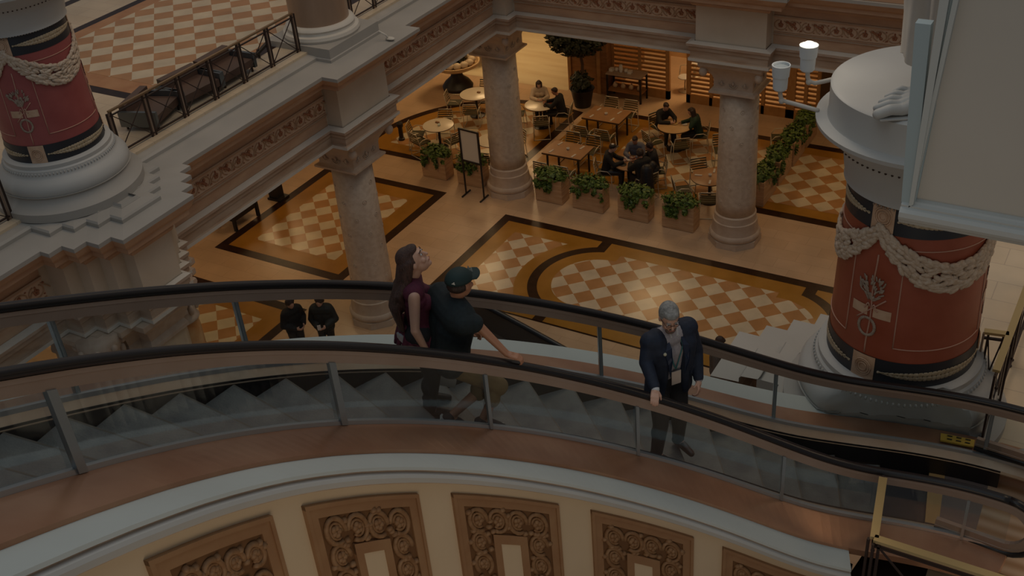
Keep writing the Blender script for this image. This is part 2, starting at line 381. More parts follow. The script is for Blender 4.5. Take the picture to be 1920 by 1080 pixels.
ent('trim_1', [(-.42,5.0),(.10,5.0),(.13,5.02),(.13,5.09),(.09,5.10),(.09,5.26),(.12,5.28),(.12,5.36),(.16,5.38),(.17,5.44),(.02,5.47)], [m_arch, m_white, m_taupe], [1,1,1,0,0,2,0,2,2,1])
ent('trim_2', [(0,5.46),(0,6.30)], [m_block])
ent('trim_3', [(0,6.28),(.06,6.30),(.10,6.36),(.10,6.40),(.22,6.44),(.30,6.50),(.44,6.52),(.44,6.60),(.52,6.66),(.60,6.78),(.60,6.85),(.02,6.87),(.02,6.93),(-.02,6.96),(-.35,6.98),(-.40,7.03)], [m_peach, m_ledge_dim], [0,0,0,0,0,0,0,0,0,1,1,1,1,1,1])
mb = MB(); mb.box(CX+1.6, RX2-1.6, FY-.55, FY+.3, 6.86, 7.06); mb.box(RX1-1.3, RX1+1.3, FY-.95, FY+.3, 6.86, 7.05); tag(mb.build('trim_11', m_peach), kind='structure')

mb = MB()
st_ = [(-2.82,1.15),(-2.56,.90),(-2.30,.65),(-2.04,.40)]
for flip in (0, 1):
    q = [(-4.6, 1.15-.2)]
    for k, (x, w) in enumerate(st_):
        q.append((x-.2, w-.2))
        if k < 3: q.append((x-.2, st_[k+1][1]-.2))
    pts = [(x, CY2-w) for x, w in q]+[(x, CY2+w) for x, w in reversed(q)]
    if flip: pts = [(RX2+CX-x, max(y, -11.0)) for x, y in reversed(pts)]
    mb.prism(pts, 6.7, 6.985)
tag(mb.build('floor', m_ledge_dim), kind='structure')
# beam faces (between the piers): stone bands and vine frieze laid on the plain wall
def beam_face(a, b, nrm, name, n):
    """a,b plan end points on the face, nrm outward normal; mouldings, frieze ground and scrolls"""
    a = Vector((a[0], a[1], 0)); b = Vector((b[0], b[1], 0)); nrm = Vector((nrm[0], nrm[1], 0)); L = (b-a).length; d = (b-a)/L
    def strip(mb, z0, z1, e0, e1, mi):
        q = [(e0,z0),(e1,z0),(e1,z1),(e0,z1)]
        mb.rings([[p+nrm*e+Vector((0,0,z)) for e, z in q] for p in (a, b)], True, mi, True)
    mb = MB()
    strip(mb, 5.45, 5.70, 0, .012, 0); strip(mb, 5.70, 5.73, 0, .045, 1); strip(mb, 5.73, 5.76, 0, .025, 0)
    strip(mb, 6.08, 6.11, 0, .03, 0); strip(mb, 6.11, 6.14, 0, .05, 1); strip(mb, 6.14, 6.29, 0, .015, 0)
    face = tag(mb.build(name, [m_peach, m_arch]), kind='structure')
    fr = MB(); strip(fr, 5.765, 6.075, 0, .014, 0); g = fr.build('frieze', m_frieze, face)
    sc = MB(); sl = MB(); st = L/n
    def P(u, z, e=.016): return a+d*u+nrm*e+Vector((0,0,z))
    for k in range(n):
        u0 = (k+.5)*st; zc = 5.92; sg = 1 if k % 2 else -1
        pts = [P(u0+.125*math.cos(t)*1.1, zc+sg*.11*math.sin(t), .02) for t in [(-1.0+i*.32)*1.0 for i in range(18)]]
        sl.tube(pts, .011, 5)
        sl.tube([P(u0+.12+.02*i, zc+sg*(-.11+.022*i), .02) for i in range(8)], .010, 5)
        if k % 2:
            for dx, dz in ((-.05,.03),(.03,-.045),(-.01,.0),(.0,.06)): sc.ell(P(u0+dx, zc+dz), (.035,.035,.035), seg=7, rg=5)
            for i in range(4): sc.ell(P(u0-.17+.03*i, zc+.08-.012*i), (.026,.026,.026), seg=6, rg=4)
        else:
            for i in range(5):
                t = 2*PI*i/5+.3; sc.ell(P(u0+.035*math.cos(t), zc+.035*math.sin(t)), (.028,.028,.028), seg=6, rg=4)
            sc.ell(P(u0, zc+.075), (.02,.02,.03), seg=6, rg=4)
        sc.ell(P(u0+st*.5, zc-sg*.09), (.03,.03,.014), seg=6, rg=4); sc.ell(P(u0+st*.42, zc+sg*.10), (.02,.02,.012), seg=6, rg=4)
    sl.build('vine_stem', m_scroll_l, g, True); sc.build('vine_flower', m_scroll, g, True)
    return face
FX = CX+.45; FY = CY1-.45
beam_face((FX, CY2+1.3), (FX, CY0-.86), (1,0), 'trim_4', 15)
beam_face((FX, CY0+.86), (FX, CY1-.86), (1,0), 'trim_5', 16)
beam_face((CX+.86, FY), (RX1-.86, FY), (0,-1), 'trim_6', 16)
beam_face((RX1+.86, FY), (RX2-.86, FY), (0,-1), 'trim_7', 16)
beam_face((FX, -19.5), (FX, CY2-1.3), (1,0), 'trim_8', 25)

# ------------------------------------------------------------------ ground-floor columns
def column_obj(cx, cy, label, ztop=5.0):
    r = empty('stone_column', (cx, cy, 0), label, 'column', 'ground floor columns')
    mb = MB(); oc = [(cx+.66*math.cos(PI/8+PI/4*i), cy+.66*math.sin(PI/8+PI/4*i)) for i in range(8)]
    mb.prism(oc, 0, .17); pl = mb.build('plinth', m_base, r)
    mb = MB(); mb.lathe([(.60,.17),(.63,.22),(.64,.27),(.61,.33),(.585,.35),(.545,.62),(.55,.64),(.525,.66),(.515,.80),(.52,.83),(.49,.86)], (cx,cy), 56)
    mb.build('base', m_base, r, 'auto')
    zs = ztop-.85
    mb = MB(); mb.lathe([(.485,.86),(.487,1.2),(.47,2.5),(.452,zs)], (cx,cy), 56); sh = mb.build('shaft', m_shaft, r, True)
    mb = MB(); rnd = random.Random(int(cx*10+cy))
    for k in range(7):                                    # carved rosettes on the shaft
        for j in range(6):
            t = 2*PI*(j+.5*(k % 2))/6; z = 1.25+k*(zs-1.5)/6.5; rr = .487-.035*(z-.86)/(zs-.86)
            c = Vector((cx+rr*math.cos(t), cy+rr*math.sin(t), z)); tx = Vector((-math.sin(t), math.cos(t), 0))
            mb.tube([c+tx*.045*math.cos(u)+Vector((0,0,.05*math.sin(u))) for u in [2*PI*i/10 for i in range(10)]], .009, 4, closed=True)
            mb.ell(c, (.018,.018,.018), seg=6, rg=4)
    mb.build('rosettes', m_shaft, sh, True)
    def sq(h, z, pinch=0):   # square with slightly hollow sides
        out = []
        for i in range(4):
            a = PI/4+PI/2*i; b = a+PI/2
            p = Vector((math.cos(a), math.sin(a)))*h*1.414; q = Vector((math.cos(b), math.sin(b)))*h*1.414
            for k in range(4):
                t = k/4; m = p.lerp(q, t); out.append((cx+m.x*(1-pinch*math.sin(PI*t)), cy+m.y*(1-pinch*math.sin(PI*t)), z))
        return out
    mb = MB(); mb.rings([sq(h, z, p) for h, z, p in ((.52,zs-.02,.0),(.56,zs,.0),(.56,zs+.045,.0),(.50,zs+.06,.0),(.47,zs+.10,.02),(.47,zs+.32,.03),(.50,zs+.42,.05),(.60,zs+.56,.08),(.74,zs+.68,.10),(.76,zs+.72,.02),(.76,zs+.78,0),(.80,zs+.80,0),(.80,ztop+.02,0))], True, 0, True)
    cp = mb.build('capital', m_base, r, 'auto')
    mb = MB()
    for i in range(4):
        a = PI/2*i; n = Vector((math.cos(a), math.sin(a), 0)); tx = Vector((-n.y, n.x, 0))
        for s, sc_ in ((-.28,.8),(0,1.2),(.28,.8)):
            c = Vector((cx,cy,zs+.24))+n*.475+tx*s
            for w in (.05,.085): mb.tube([c+tx*w*sc_*math.cos(u)+Vector((0,0,w*sc_*math.sin(u))) for u in [PI+PI*k/8 for k in range(9)]], .012, 5)
            mb.ell(c+Vector((0,0,.01)), (.03,.03,.05), seg=7, rg=5)
        for s in (-1, 1):   # corner volutes
            if i % 2 == 0:
                c = Vector((cx,cy,zs+.56))+n*.66+tx*.66*s
                mb.ell(c, (.10,.10,.12), seg=10, rg=7)
    mb.build('capital_carving', m_base, cp, True)
    return r
column_obj(CX+.08, CY0+.08, 'speckled limestone column carrying the left beam, behind the two rail riders')
column_obj(CX-.03, CY1, 'speckled limestone column at the inner corner, right of the framed notice board')
column_obj(RX1, CY1-.07, 'speckled limestone column between the ivy planters and the red-topped hall side')

# fluted cluster pier below the left red column
def cluster():
    r = empty('clustered_pier', (-3.4, CY2, 0), 'stepped clustered pier with orange marble half columns under the left red column', 'pier')
    def star(e): return [(-2.82+e,1.15+e),(-2.56+e,1.15+e),(-2.56+e,.9+e),(-2.3+e,.9+e),(-2.3+e,.65+e),(-2.04+e,.65+e),(-2.04+e,.4+e)]
    def poly(e):
        h = [(-3.9, 1.4+e), (-2.82+e, 1.4+e)] + star(e)
        return [(x, CY2-w) for x, w in h] + [(x, CY2+w) for x, w in reversed(h)]
    mb = MB(); mb.prism(poly(-.28), 0, 4.4); mb.build('pilasters', m_cream, r)
    mb = MB(); P = lambda e, z: [(x, y, z) for x, y in poly(e)]
    mb.rings([P(-.28,4.3),P(-.22,4.34),P(-.22,4.40),P(-.26,4.5),P(-.16,4.75),P(-.02,4.9),P(-.02,5.0)], True, 0, True); mb.build('capital', m_base, r)
    for cx, cy in ((-2.72,-11.40),(-2.82,-9.60)):
        mb = MB(); mb.lathe([(.36,.0),(.36,.35),(.29,.40),(.28,3.9),(.26,4.1)], (cx,cy), 28); sh = mb.build('marble_shaft', mat('orange_marble', (.50,.22,.07), .3, (.60,.38,.18), 2.2, mixlo=.4, mixhi=.6), r, 'auto')
        mb = MB(); mb.lathe([(.27,4.08),(.31,4.12),(.27,4.16),(.27,4.4),(.31,4.65),(.36,4.78),(.36,4.99),(0,4.995)], (cx,cy), 24)
        for k in range(8):
            t = 2*PI*k/8
            for z, rr in ((4.35,.29),(4.62,.33)): mb.ell((cx+rr*math.cos(t), cy+rr*math.sin(t), z), (.055,.055,.11), seg=8, rg=6)
            mb.ell((cx+.36*math.cos(t), cy+.36*math.sin(t), 4.80), (.065,.065,.075), seg=9, rg=6)
        mb.build('leafy_capital', m_base, r, True)
    return r
cluster()

# ------------------------------------------------------------------ painted red columns on the upper level
def cyl_pt(c, r, t, z): return Vector((c[0]+r*math.cos(t), c[1]+r*math.sin(t), z))
def clampy(mb, cx):
    # the right column's foot is cut straight where the escalator deck runs along it
    if cx < 0: return
    edge = [EP(s, .955) for s in frange(.2, 3.2, .1)]
    out = []
    for v in mb.v:
        e = min(edge, key=lambda q: abs(q.x-v[0])); out.append((v[0], max(v[1], e.y), v[2]) if v[2] < 7.79 else v)
    mb.v = out
def red_column(cx, cy, label, mred, t0, full, statue_col=False, name='painted_column'):
    c = (cx, cy); r = empty(name, (cx, cy, 6.98), label, 'column', 'painted red columns on the upper level')
    mb = MB(); mb.lathe([(1.16,6.98),(1.16,7.12),(1.10,7.16),(1.02,7.24),(1.0,7.30),(1.03,7.34)], c, 72); clampy(mb, cx); mb.build('plinth', m_ledge_dim, r, 'auto')
    mb = MB(); mb.lathe([(1.0,7.33),(1.02,7.38),(1.01,7.46),(.96,7.54),(.90,7.58),(.87,7.62),(.855,7.70),(.83,7.72),(.83,7.78),(.79,7.80),(.70,7.81)], c, 72); clampy(mb, cx); mb.build('base', m_bluew, r, 'auto')
    R = lambda z: .742-.030*(z-7.8)
    H0, H1, H2, H3 = 7.8, 8.09, 9.50, 9.80
    mb = MB(); mb.lathe([(R(z), z) for z in (H0,)+tuple(frange(H0, H3, .25))], c, 96); sh = mb.build('drum', mred, r, True)
    def patch(mb, ta, tb, za, zb, e=.006, mi=0, n=24):
        mb.rings([[cyl_pt(c, R(z)+e, ta+(tb-ta)*i/n, z) for i in range(n+1)] for z in (za, zb)], False, mi)
    mb = MB(); patch(mb, 0, 2*PI, H0, H1, .005, 0, 96); patch(mb, 0, 2*PI, H2, H3, .005, 0, 96); bd = mb.build('navy_band', m_navy, sh, True)
    N = 3   # three tan reliefs and swags around the drum
    gm = MB(); tn = MB(); ln = MB(); lf = MB(); lz = MB()
    rnd = random.Random(int(cx*7))
    for k in range(N):
        t = t0 + 2*PI*k/N; w = .165
        for za, zb in ((H0+.0, H1), (H2, H3)): patch(tn, t-w, t+w, za, zb, .012, 0, 8)
        # carved motifs on the tan blocks
        for zc in ((H0+H1)/2, (H2+H3)/2+.02):
            for rr in (.045, .075, .095):
                tn.tube([cyl_pt(c, R(zc)+.018, t+rr/R(zc)*math.cos(u)*.9, zc+rr*math.sin(u)) for u in [2*PI*i/14 for i in range(14)]], .008, 4, closed=True)
        tn2 = t + PI/N
        # leaf swag from block to block
        nn = 66
        for i in range(nn+1):
            f = i/nn; th = t + (2*PI/N)*f; sag = 4*f*(1-f); z = H2+.02 - .44*sag
            thick = .04+.085*min(1, math.sin(PI*f)*1.5)
            for q in range(6):
                a = rnd.uniform(0, 2*PI); dz = thick*math.sin(a)*1.15; dt = rnd.uniform(-.02,.02)
                p = cyl_pt(c, R(z)+.015+.02*rnd.random(), th+dt, z+dz)
                n_ = Vector((math.cos(th), math.sin(th), 0)); tx = Vector((-n_.y, n_.x, 0))
                ang = math.atan2(-.44*4*(1-2*f), 2*PI/N*R(z)) + rnd.uniform(-.6,.6)
                ux = tx*math.cos(ang)+Vector((0,0,1))*math.sin(ang); uz = n_.cross(ux)
                M = Matrix((ux, n_, uz)).transposed()
                gm.ell(p, (.062,.022,.026), M, seg=7, rg=5)
        # pale feather on the navy bands
        for zc in ((H0+H1)/2-.01, (H2+H3)/2):
            for i in range(26):
                f = i/25; th = t+w+.10+(2*PI/N-2*w-.2)*f; ww = .055*math.sin(PI*f)**.7+.004
                for s_ in (-1, 1):
                    p = cyl_pt(c, R(zc)+.008, th, zc+s_*ww*.45); n_ = Vector((math.cos(th), math.sin(th), 0)); tx = Vector((-n_.y, n_.x, 0))
                    ang = s_*.35; ux = tx*math.cos(ang)+Vector((0,0,1))*math.sin(ang); M = Matrix((ux, n_, n_.cross(ux))).transposed()
                    lz.ell(p, (.036,.006,max(.006,ww*.55)), M, seg=6, rg=4)
            for f in (-1, 1):
                th = t+f*(w+.055); lz.ell(cyl_pt(c, R(zc)+.01, th, zc), (.014,.014,.014), seg=8, rg=5)
        # painted panel lines
        for a_, b_ in ((t+w+.20, t+2*PI/N-w-.20),):
            za, zb = H1+.16, H2-.13
            for th in (a_, b_): ln.tube([cyl_pt(c, R(z)+.003, th, z) for z in frange(za, zb, .2)], .007, 4)
            for z in (za, zb): ln.tube([cyl_pt(c, R(z)+.003, a_+(b_-a_)*i/16, z) for i in range(17)], .007, 4)
        ln.tube([cyl_pt(c, R(z)+.003, t+.01*math.sin(z*9), z) for z in frange(H1+.02, H2-.25, .08)], .009, 4)
        # trophy with leaves, drape and wreath
        zc = 8.72
        for i in range(70):
            a = rnd.uniform(-.9,.9)+PI/2; L = rnd.uniform(.05,.30); u = math.cos(a)*L*.8; v = math.sin(a)*L
            th = t+u/R(zc); n_ = Vector((math.cos(th), math.sin(th), 0)); tx = Vector((-n_.y, n_.x, 0)); ang = a+rnd.uniform(-.5,.5)
            ux = tx*math.cos(ang)+Vector((0,0,1))*math.sin(ang); M = Matrix((ux, n_, n_.cross(ux))).transposed()
            lf.ell(cyl_pt(c, R(zc)+.004, th, zc-.02+v), (.034,.006,.010), M, seg=6, rg=4)
        for i in range(26):
            a = 2*PI*i/26; th = t+(-.02+.085*math.cos(a))/R(zc); z = zc-.30+.10*math.sin(a); n_ = Vector((math.cos(th), math.sin(th), 0)); tx = Vector((-n_.y, n_.x, 0))
            ux = tx*math.cos(a+2)+Vector((0,0,1))*math.sin(a+2); M = Matrix((ux, n_, n_.cross(ux))).transposed(); lf.ell(cyl_pt(c, R(z)+.006, th, z), (.03,.007,.014), M, seg=6, rg=4)
        for sgn in (-1, 1):
            tn.ell(cyl_pt(c, R(zc)+.002, t+sgn*.17, zc-.10), (.10,.10,.055), seg=12, rg=6) if False else None
            patch(tn, t+sgn*.04, t+sgn*.29, zc-.17, zc-.06, .006, 0, 6)
            ln.tube([cyl_pt(c, R(zc)+.01, t+sgn*(.02+.012*i), zc-.06+.035*math.sin(i*.8)) for i in range(8)], .008, 4)
        ln.tube([cyl_pt(c, R(zc)+.008, t-.2+.4*i/8, zc-.24+.3*i/8) for i in range(9)], .008, 4)
        # studs under the block
        for i in range(6): lf.ell(cyl_pt(c, R(H2)+.02, t-w+.02+2*(w-.02)*i/5, H3-.03), (.012,.012,.012), seg=6, rg=4)
    gm.build('garland', m_garland, sh, True); tn.build('tan_block', m_tan, sh); ln.build('painted_line', mat('painted_pinkline', (.52,.30,.22), .6), sh, True)
    lf.build('trophy', m_leafgrey, sh, True); lz.build('feather', mat('painted_feather', (.50,.42,.30), .6, (.36,.28,.17), 30), bd, True)
    # capital above the drum
    mb = MB(); mb.lathe([(.70,9.79),(.735,9.80),(.725,9.84),(.74,9.90),(.76,10.05),(.80,10.16),(.845,10.20),(.90,10.26),(.98,10.33),(1.04,10.38),(1.045,10.42),(.99,10.43),(.94,10.44),(.93,10.46),(.93,10.74),(.90,10.76),(.0,10.765)], c, 80, caps=False)
    cp = mb.build('capital', m_bluew, r, 'auto')
    mb = MB()
    for i in range(84): mb.ell(cyl_pt(c, .835, 2*PI*i/84, 10.185), (.013,.013,.010), seg=6, rg=4)
    mb.build('dentils', mat('dark_dentil', (.05,.025,.015), .7), cp)
    mb = MB()
    for i in range(110): mb.ell(cyl_pt(c, .70, 2*PI*i/110, 9.80), (.018,.018,.022), seg=6, rg=4)
    for i in range(100): mb.ell(cyl_pt(c, .865, 2*PI*i/100, 7.66), (.014,.014,.026), seg=6, rg=4)
    mb.build('beading', m_bluew, cp, True)
    return r
camaz = lambda cx, cy: math.atan2(-20.35-cy, 11.19-cx)
rcR = red_column(9.5, CY2, 'tall red painted column with plaster leaf swags on the right, a marble foot standing on top', m_redR, math.radians(-106), True)
rcL = red_column(-3.6, CY2, 'tall red painted column with plaster leaf swags at the left edge beside the upper railing', m_redL, math.radians(-59.5), True)

# plain upper column standing over the left beam
def upper_column(cx, cy):
    r = empty('marble_column', (cx, cy, 6.98), 'grey and orange marble column on a square white plinth at the end of the upper railing', 'column')
    mb = MB(); mb.box(cx-.82, cx+.82, cy-.82, cy+.82, 6.9, 7.14); mb.build('plinth', m_ledge_dim, r)
    mb = MB(); mb.lathe([(.77,7.14),(.79,7.19),(.77,7.25),(.70,7.27),(.69,7.31),(.71,7.35),(.68,7.40),(.63,7.42)], (cx,cy), 56); mb.build('base', m_white, r, 'auto')
    mb = MB(); mb.lathe([(.60,7.42),(.60,7.6),(.57,12.5)], (cx,cy), 48, caps=False); mb.build('shaft', mat('smoky_marble', (.44,.29,.19), .3, (.30,.21,.15), .9, stretch=(2,2,.25)), r, True)
upper_column(CX, CY0)
# ------------------------------------------------------------------ statue on the right red column
def remesh(o, v, smooth=6):
    m = o.modifiers.new('r', 'REMESH'); m.mode = 'VOXEL'; m.voxel_size = v; m.use_smooth_shade = True
    if smooth:
        s = o.modifiers.new('s', 'SMOOTH'); s.factor = .5; s.iterations = smooth
    return o
def statue():
    cx, cy, z = 9.5, CY2, 10.765
    r = empty('statue', (cx+.05, cy-.1, z), 'white marble statue with a bare sandalled foot and draped robe on the right red column', 'statue')
    # foot: toes point towards image left / camera.  local frame: f forward (toe direction), l lateral
    f = Vector((-.89, -.45, 0)).normalized(); l = Vector((-f.y, f.x, 0))      # l = to the statue's right of toes
    H = Vector((9.73, -10.83, z))
    P = lambda u, v, w: H + f*u + l*v + Vector((0,0,w))
    mb = MB()
    toes = ((.165,.20,.052,.47),(.055,.19,.042,.46),(-.045,.165,.039,.42),(-.14,.14,.036,.375),(-.225,.11,.033,.32))
    mb.cap(P(-.16,0,.10), P(.12,.0,.15), .11, .12); mb.cap(P(.0,.0,.22), P(.22,-.0,.16), .12, .10)
    for v, L, rad, u0 in toes:
        mb.cap(P(.06,v*.35,.17), P(u0-.10,v*.85,.085), .095, .062); mb.cap(P(u0-.10,v*.85,.085), P(u0,v*.95,.062), .060, rad*1.05)
        mb.cap(P(u0,v*.95,.062), P(u0+L*.5,v*1.06,.075), rad, rad*.95); mb.cap(P(u0+L*.5,v*1.06,.075), P(u0+L,v*1.12,.042), rad*.95, rad*.92)
    mb.cap(P(-.02,0,.18), P(-.06,.01,.62), .105, .10); mb.cap(P(-.06,.01,.62), P(-.05,.02,1.1), .10, .15)
    o = remesh(mb.build('foot', m_bluew, r, True), .011, 1)
    mb = MB(); pts = [P(-.30,-.0,.012), P(-.2,.13,.012), P(.1,.17,.012), P(.45,.24,.012), P(.66,.24,.012), P(.68,.05,.012), P(.58,-.16,.012), P(.42,-.28,.012), P(.2,-.20,.012), P(-.2,-.13,.012)]
    mb.prism([(p.x,p.y) for p in pts], z, z+.012); mb.build('sandal_sole', m_bluew, r)
    mb = MB()
    mb.tube([P(.05,.16,.04),P(.10,.13,.20),P(.14,.03,.27),P(.12,-.10,.22),P(.06,-.17,.05)], .018, 8)
    mb.tube([P(.30,.22,.05),P(.22,.13,.19),P(.14,.03,.28),P(.02,-.06,.30),P(-.08,-.10,.26)], .018, 8)
    mb.tube([P(-.14,.12,.16),P(-.02,.12,.24),P(.14,.03,.26)], .016, 8); mb.ell(P(.15,.03,.265), (.035,.03,.025))
    mb.build('sandal_strap', m_bluew, r, True)
    mb = MB(); rr = []
    bx, by = cx+.10, cy-.30
    for k in range(14):
        t = k/13; zz = z+.30+t*2.6; row = []
        for i in range(90):
            a = 2*PI*i/90; fold = 1+.10*math.sin(a*7+t*2)+.05*math.sin(a*13-t*3); R0 = .36+.14*t
            row.append((bx+R0*fold*math.cos(a), by+R0*fold*math.sin(a), zz+.10*math.sin(a*2+.6)*(1-t)))
        rr.append(row)
    mb.rings(rr, True); mb.build('robe', m_garland if False else mat('robe_stone', (.56,.53,.48), .6, (.5,.46,.41), 2), r, True)
statue()

# two white spotlights on pipe arms fixed to the column capital
def spot(px, py, pz, ax, ay, az, label, lit):
    r = empty('spotlight', (px, py, pz), label, 'lamp')
    w = mat('lamp_white', (.62,.66,.68), .45)
    mb = MB(); mb.lathe([(.055,pz-.015),(.068,pz-.0),(.072,pz+.12),(.080,pz+.125),(.088,pz+.24),(.078,pz+.24),(.072,pz+.20),(0,pz+.20)], (px,py), 28, caps=False); hd = mb.build('lamp_head', w, r, 'auto')
    b = MB(); b.ell((px,py,pz+.215), (.072,.072,.06 if lit else .01)); b.build('bulb', mat('lamp_glow', (1,.95,.85), .5, emit=(1,.93,.82), es=2.4) if lit else mat('lamp_off', (.35,.4,.42), .3), hd, True)
    mb = MB(); pts = [(px,py,pz),(px+.01,py,pz-.08),(px+.025,py,pz-.12),(px+.08,py,pz-.13)]+[(px+.09+(ax-px-.09)*i/5, py+(ay-py)*i/5, pz-.13+(az-pz+.13)*i/5) for i in range(1,6)]
    mb.tube(pts, .021, 10); mb.ell((px+.025,py,pz-.125), (.03,.032,.032)); mb.build('pipe_arm', mat('pipe_cream', (.55,.52,.47), .5), r, True)
    if lit:
        L = bpy.data.lights.new('spotlight_bulb', 'POINT'); L.energy = 14; L.color = (1,.85,.68); L.shadow_soft_size = .07
        lo = bpy.data.objects.new('bulb_light', L); COL.objects.link(lo); lo.location = (px, py, pz+.42)
spot(8.13, -10.62, 10.60, 8.52, -10.62, 10.43, 'white unlit spotlight on a pipe arm, lower left of the glowing one', False)
spot(8.36, -10.55, 10.80, 8.72, -10.2, 10.66, 'glowing white spotlight on a pipe arm beside the statue plinth', True)

# ------------------------------------------------------------------ large white framed pier face at the right
def pier_face():
    Yf = -13.0; yb = -12.1
    r = empty('wall_pier', (10.9, Yf, 11.2), 'big cream wall pier with blue-white mouldings hanging in at the upper right corner', 'pier')
    def pr_(mb, pts, y0, y1, mi=0):
        n = len(pts); vs = [(x, y0, z) for x, z in pts]+[(x, y1, z) for x, z in pts]
        mb.add(vs, [tuple(range(n)), tuple(range(2*n-1, n-1, -1))]+[(i, n+i, n+(i+1) % n, (i+1) % n) for i in range(n)], mi)
    # leaning edge lines (x at z): cream field, white band, blue band
    xc = lambda z: 9.90+(z-10.99)*.073; xw = lambda z: 9.868+(z-10.99)*.02; xb = lambda z: 9.832-(z-10.86)*.045
    Zt = 14.6
    mb = MB(); pr_(mb, [(xc(11.0),11.0),(xc(Zt),Zt),(14.5,Zt),(14.5,11.0)], Yf+.02, yb); mb.build('face', mat('pier_cream', (.60,.565,.50), .7, (.57,.53,.46), .6), r)
    mb = MB()
    zt = 12.32
    pr_(mb, [(xb(10.9),10.9),(xb(zt),zt),(xb(zt)+.10,zt),(9.905,10.95)], Yf-.035, Yf+.05, 1)
    pr_(mb, [(9.885,10.97),(xw(zt)+.03,Zt),(xw(Zt)+.05+.03,Zt),(9.915,11.0)], Yf-.06, Yf+.06, 0)
    pr_(mb, [(9.9,10.99),(xw(Zt)+.06,Zt),(xc(Zt)-.05,Zt),(9.92,11.0)], Yf-.015, Yf+.06, 1)
    pr_(mb, [(xc(11.0)-.012,11.0),(xc(Zt)-.055,Zt),(xc(Zt)+.0,Zt),(xc(11.0)+.006,11.0)], Yf-.045, Yf+.06, 0)
    mb.build('side_moulding', [mat('moulding_white', (.55,.58,.56), .5), mat('moulding_blue', (.40,.50,.53), .5)], r)
    mb = MB(); prof = [(0,10.84),(-.07,10.845),(-.085,10.87),(-.10,10.885),(-.11,10.91),(-.105,10.945),(-.08,10.965),(-.06,10.97),(-.06,10.985),(-.035,10.995),(-.02,11.005),(.02,11.01)]
    mb.rings([[(x, Yf+y, z) for y, z in prof] for x in (9.832, 14.5)], False, 0)
    mb.rings([[(9.832, Yf+y, z) for y, z in prof]+[(9.832, yb, 11.01), (9.832, yb, 10.84)], [(9.8321, Yf, 10.93)]*(len(prof)+2)], True, 0)
    mb.box(9.832, 14.5, Yf, yb, 10.835, 10.845)
    mb.build('bottom_moulding', mat('moulding_lower', (.52,.54,.52), .5), r)
    mb = MB(); x0, x1, z0, z1 = 10.66, 12.6, 11.27, 13.6
    # recessed brown frame opening
    for a, b, c_, d in ((x0,x0+.07,z0,z1),(x1-.07,x1,z0,z1),(x0,x1,z0,z0+.045),(x0,x1,z1-.07,z1)): mb.box(a, b, Yf-.02, Yf+.03, c_, d)
    mb.build('recess_frame', m_arch, r)
    mb = MB(); mb.box(x0+.07, x1-.07, Yf-.004, Yf+.015, z0+.045, z1-.07); mb.build('recess_panel', m_block, r)
pier_face()

# ------------------------------------------------------------------ upper railing, left balcony
def xrail(name, segs, zf, label, brass=False, h=.84):
    """segs: list of (a, b, nbays) plan points"""
    r = empty(name, (segs[0][0][0], segs[0][0][1], zf), label, 'railing')
    tm = m_gold2 if brass else mat('rail_brass_dim', (.26,.17,.09), .45, metal=.5)
    for (a, b, n) in segs:
        A = Vector((a[0], a[1], zf)); B = Vector((b[0], b[1], zf)); d = (B-A)/n; U = Vector((0,0,1)); dn = d.normalized()
        tr = MB(); tr.bar(A+U*h, B+U*h, .05 if not brass else .07, .03); tr.build('top_rail', tm, r)
        lw = MB(); lw.bar(A+U*(h-.08), B+U*(h-.08), .03, .02); lw.bar(A+U*.10, B+U*.10, .03, .025); lw.build('rail_bar', m_iron, r)
        for k in range(n+1):
            p = A+d*k; po = MB()
            for q in (-.045, 0, .045): po.bar(p+dn*q, p+dn*q+U*(h-.02), .022, .03, 1 if q == 0 else 0)
            for q in (-.06, .06): po.ell(p+dn*q+U*.015, (.025,.025,.02), seg=8, rg=5)
            po.build('post', [m_iron, m_bronze_pole], r)
            if k < n:
                c = MB(); a0 = p+dn*.05+U*.11; b1 = p+d-dn*.05+U*(h-.09); a1 = p+dn*.05+U*(h-.09); b0 = p+d-dn*.05+U*.11
                c.bar(a0, b1, .014, .014); c.bar(a1, b0, .014, .014); c.ell((a0+b1)/2, (.02,.02,.02), seg=7, rg=5); c.build('cross_brace', m_iron, r)
    return r
xrail('balcony_railing', [((-3.62,-9.25), (-3.62,-4.47), 6)], 6.98, 'dark iron balcony railing with crossed braces between the left red column and the marble column')
xrail('balcony_railing', [((-3.62,-14.2), (-3.62,-11.55), 3)], 6.98, 'short piece of dark iron railing at the far left edge below the red column')
xrail('balcony_railing', [((-3.62,-2.7), (-3.62,2.2), 6)], 6.98, 'dark iron railing beyond the marble column at the top edge')
xrail('landing_railing', [((9.92,-12.72), (10.04,-13.45), 1), ((10.04,-13.45), (13.6,-13.45), 4)], 7.0, 'brass topped dark railing around the escalator landing at the lower right', True, 1.06)
xrail('gallery_railing', [((10.27,-10.16), (10.50,-10.12), 1), ((10.50,-10.78), (10.53,-7.6), 4)], 7.02, 'brass topped gallery railing right of the red column', True, 1.03)

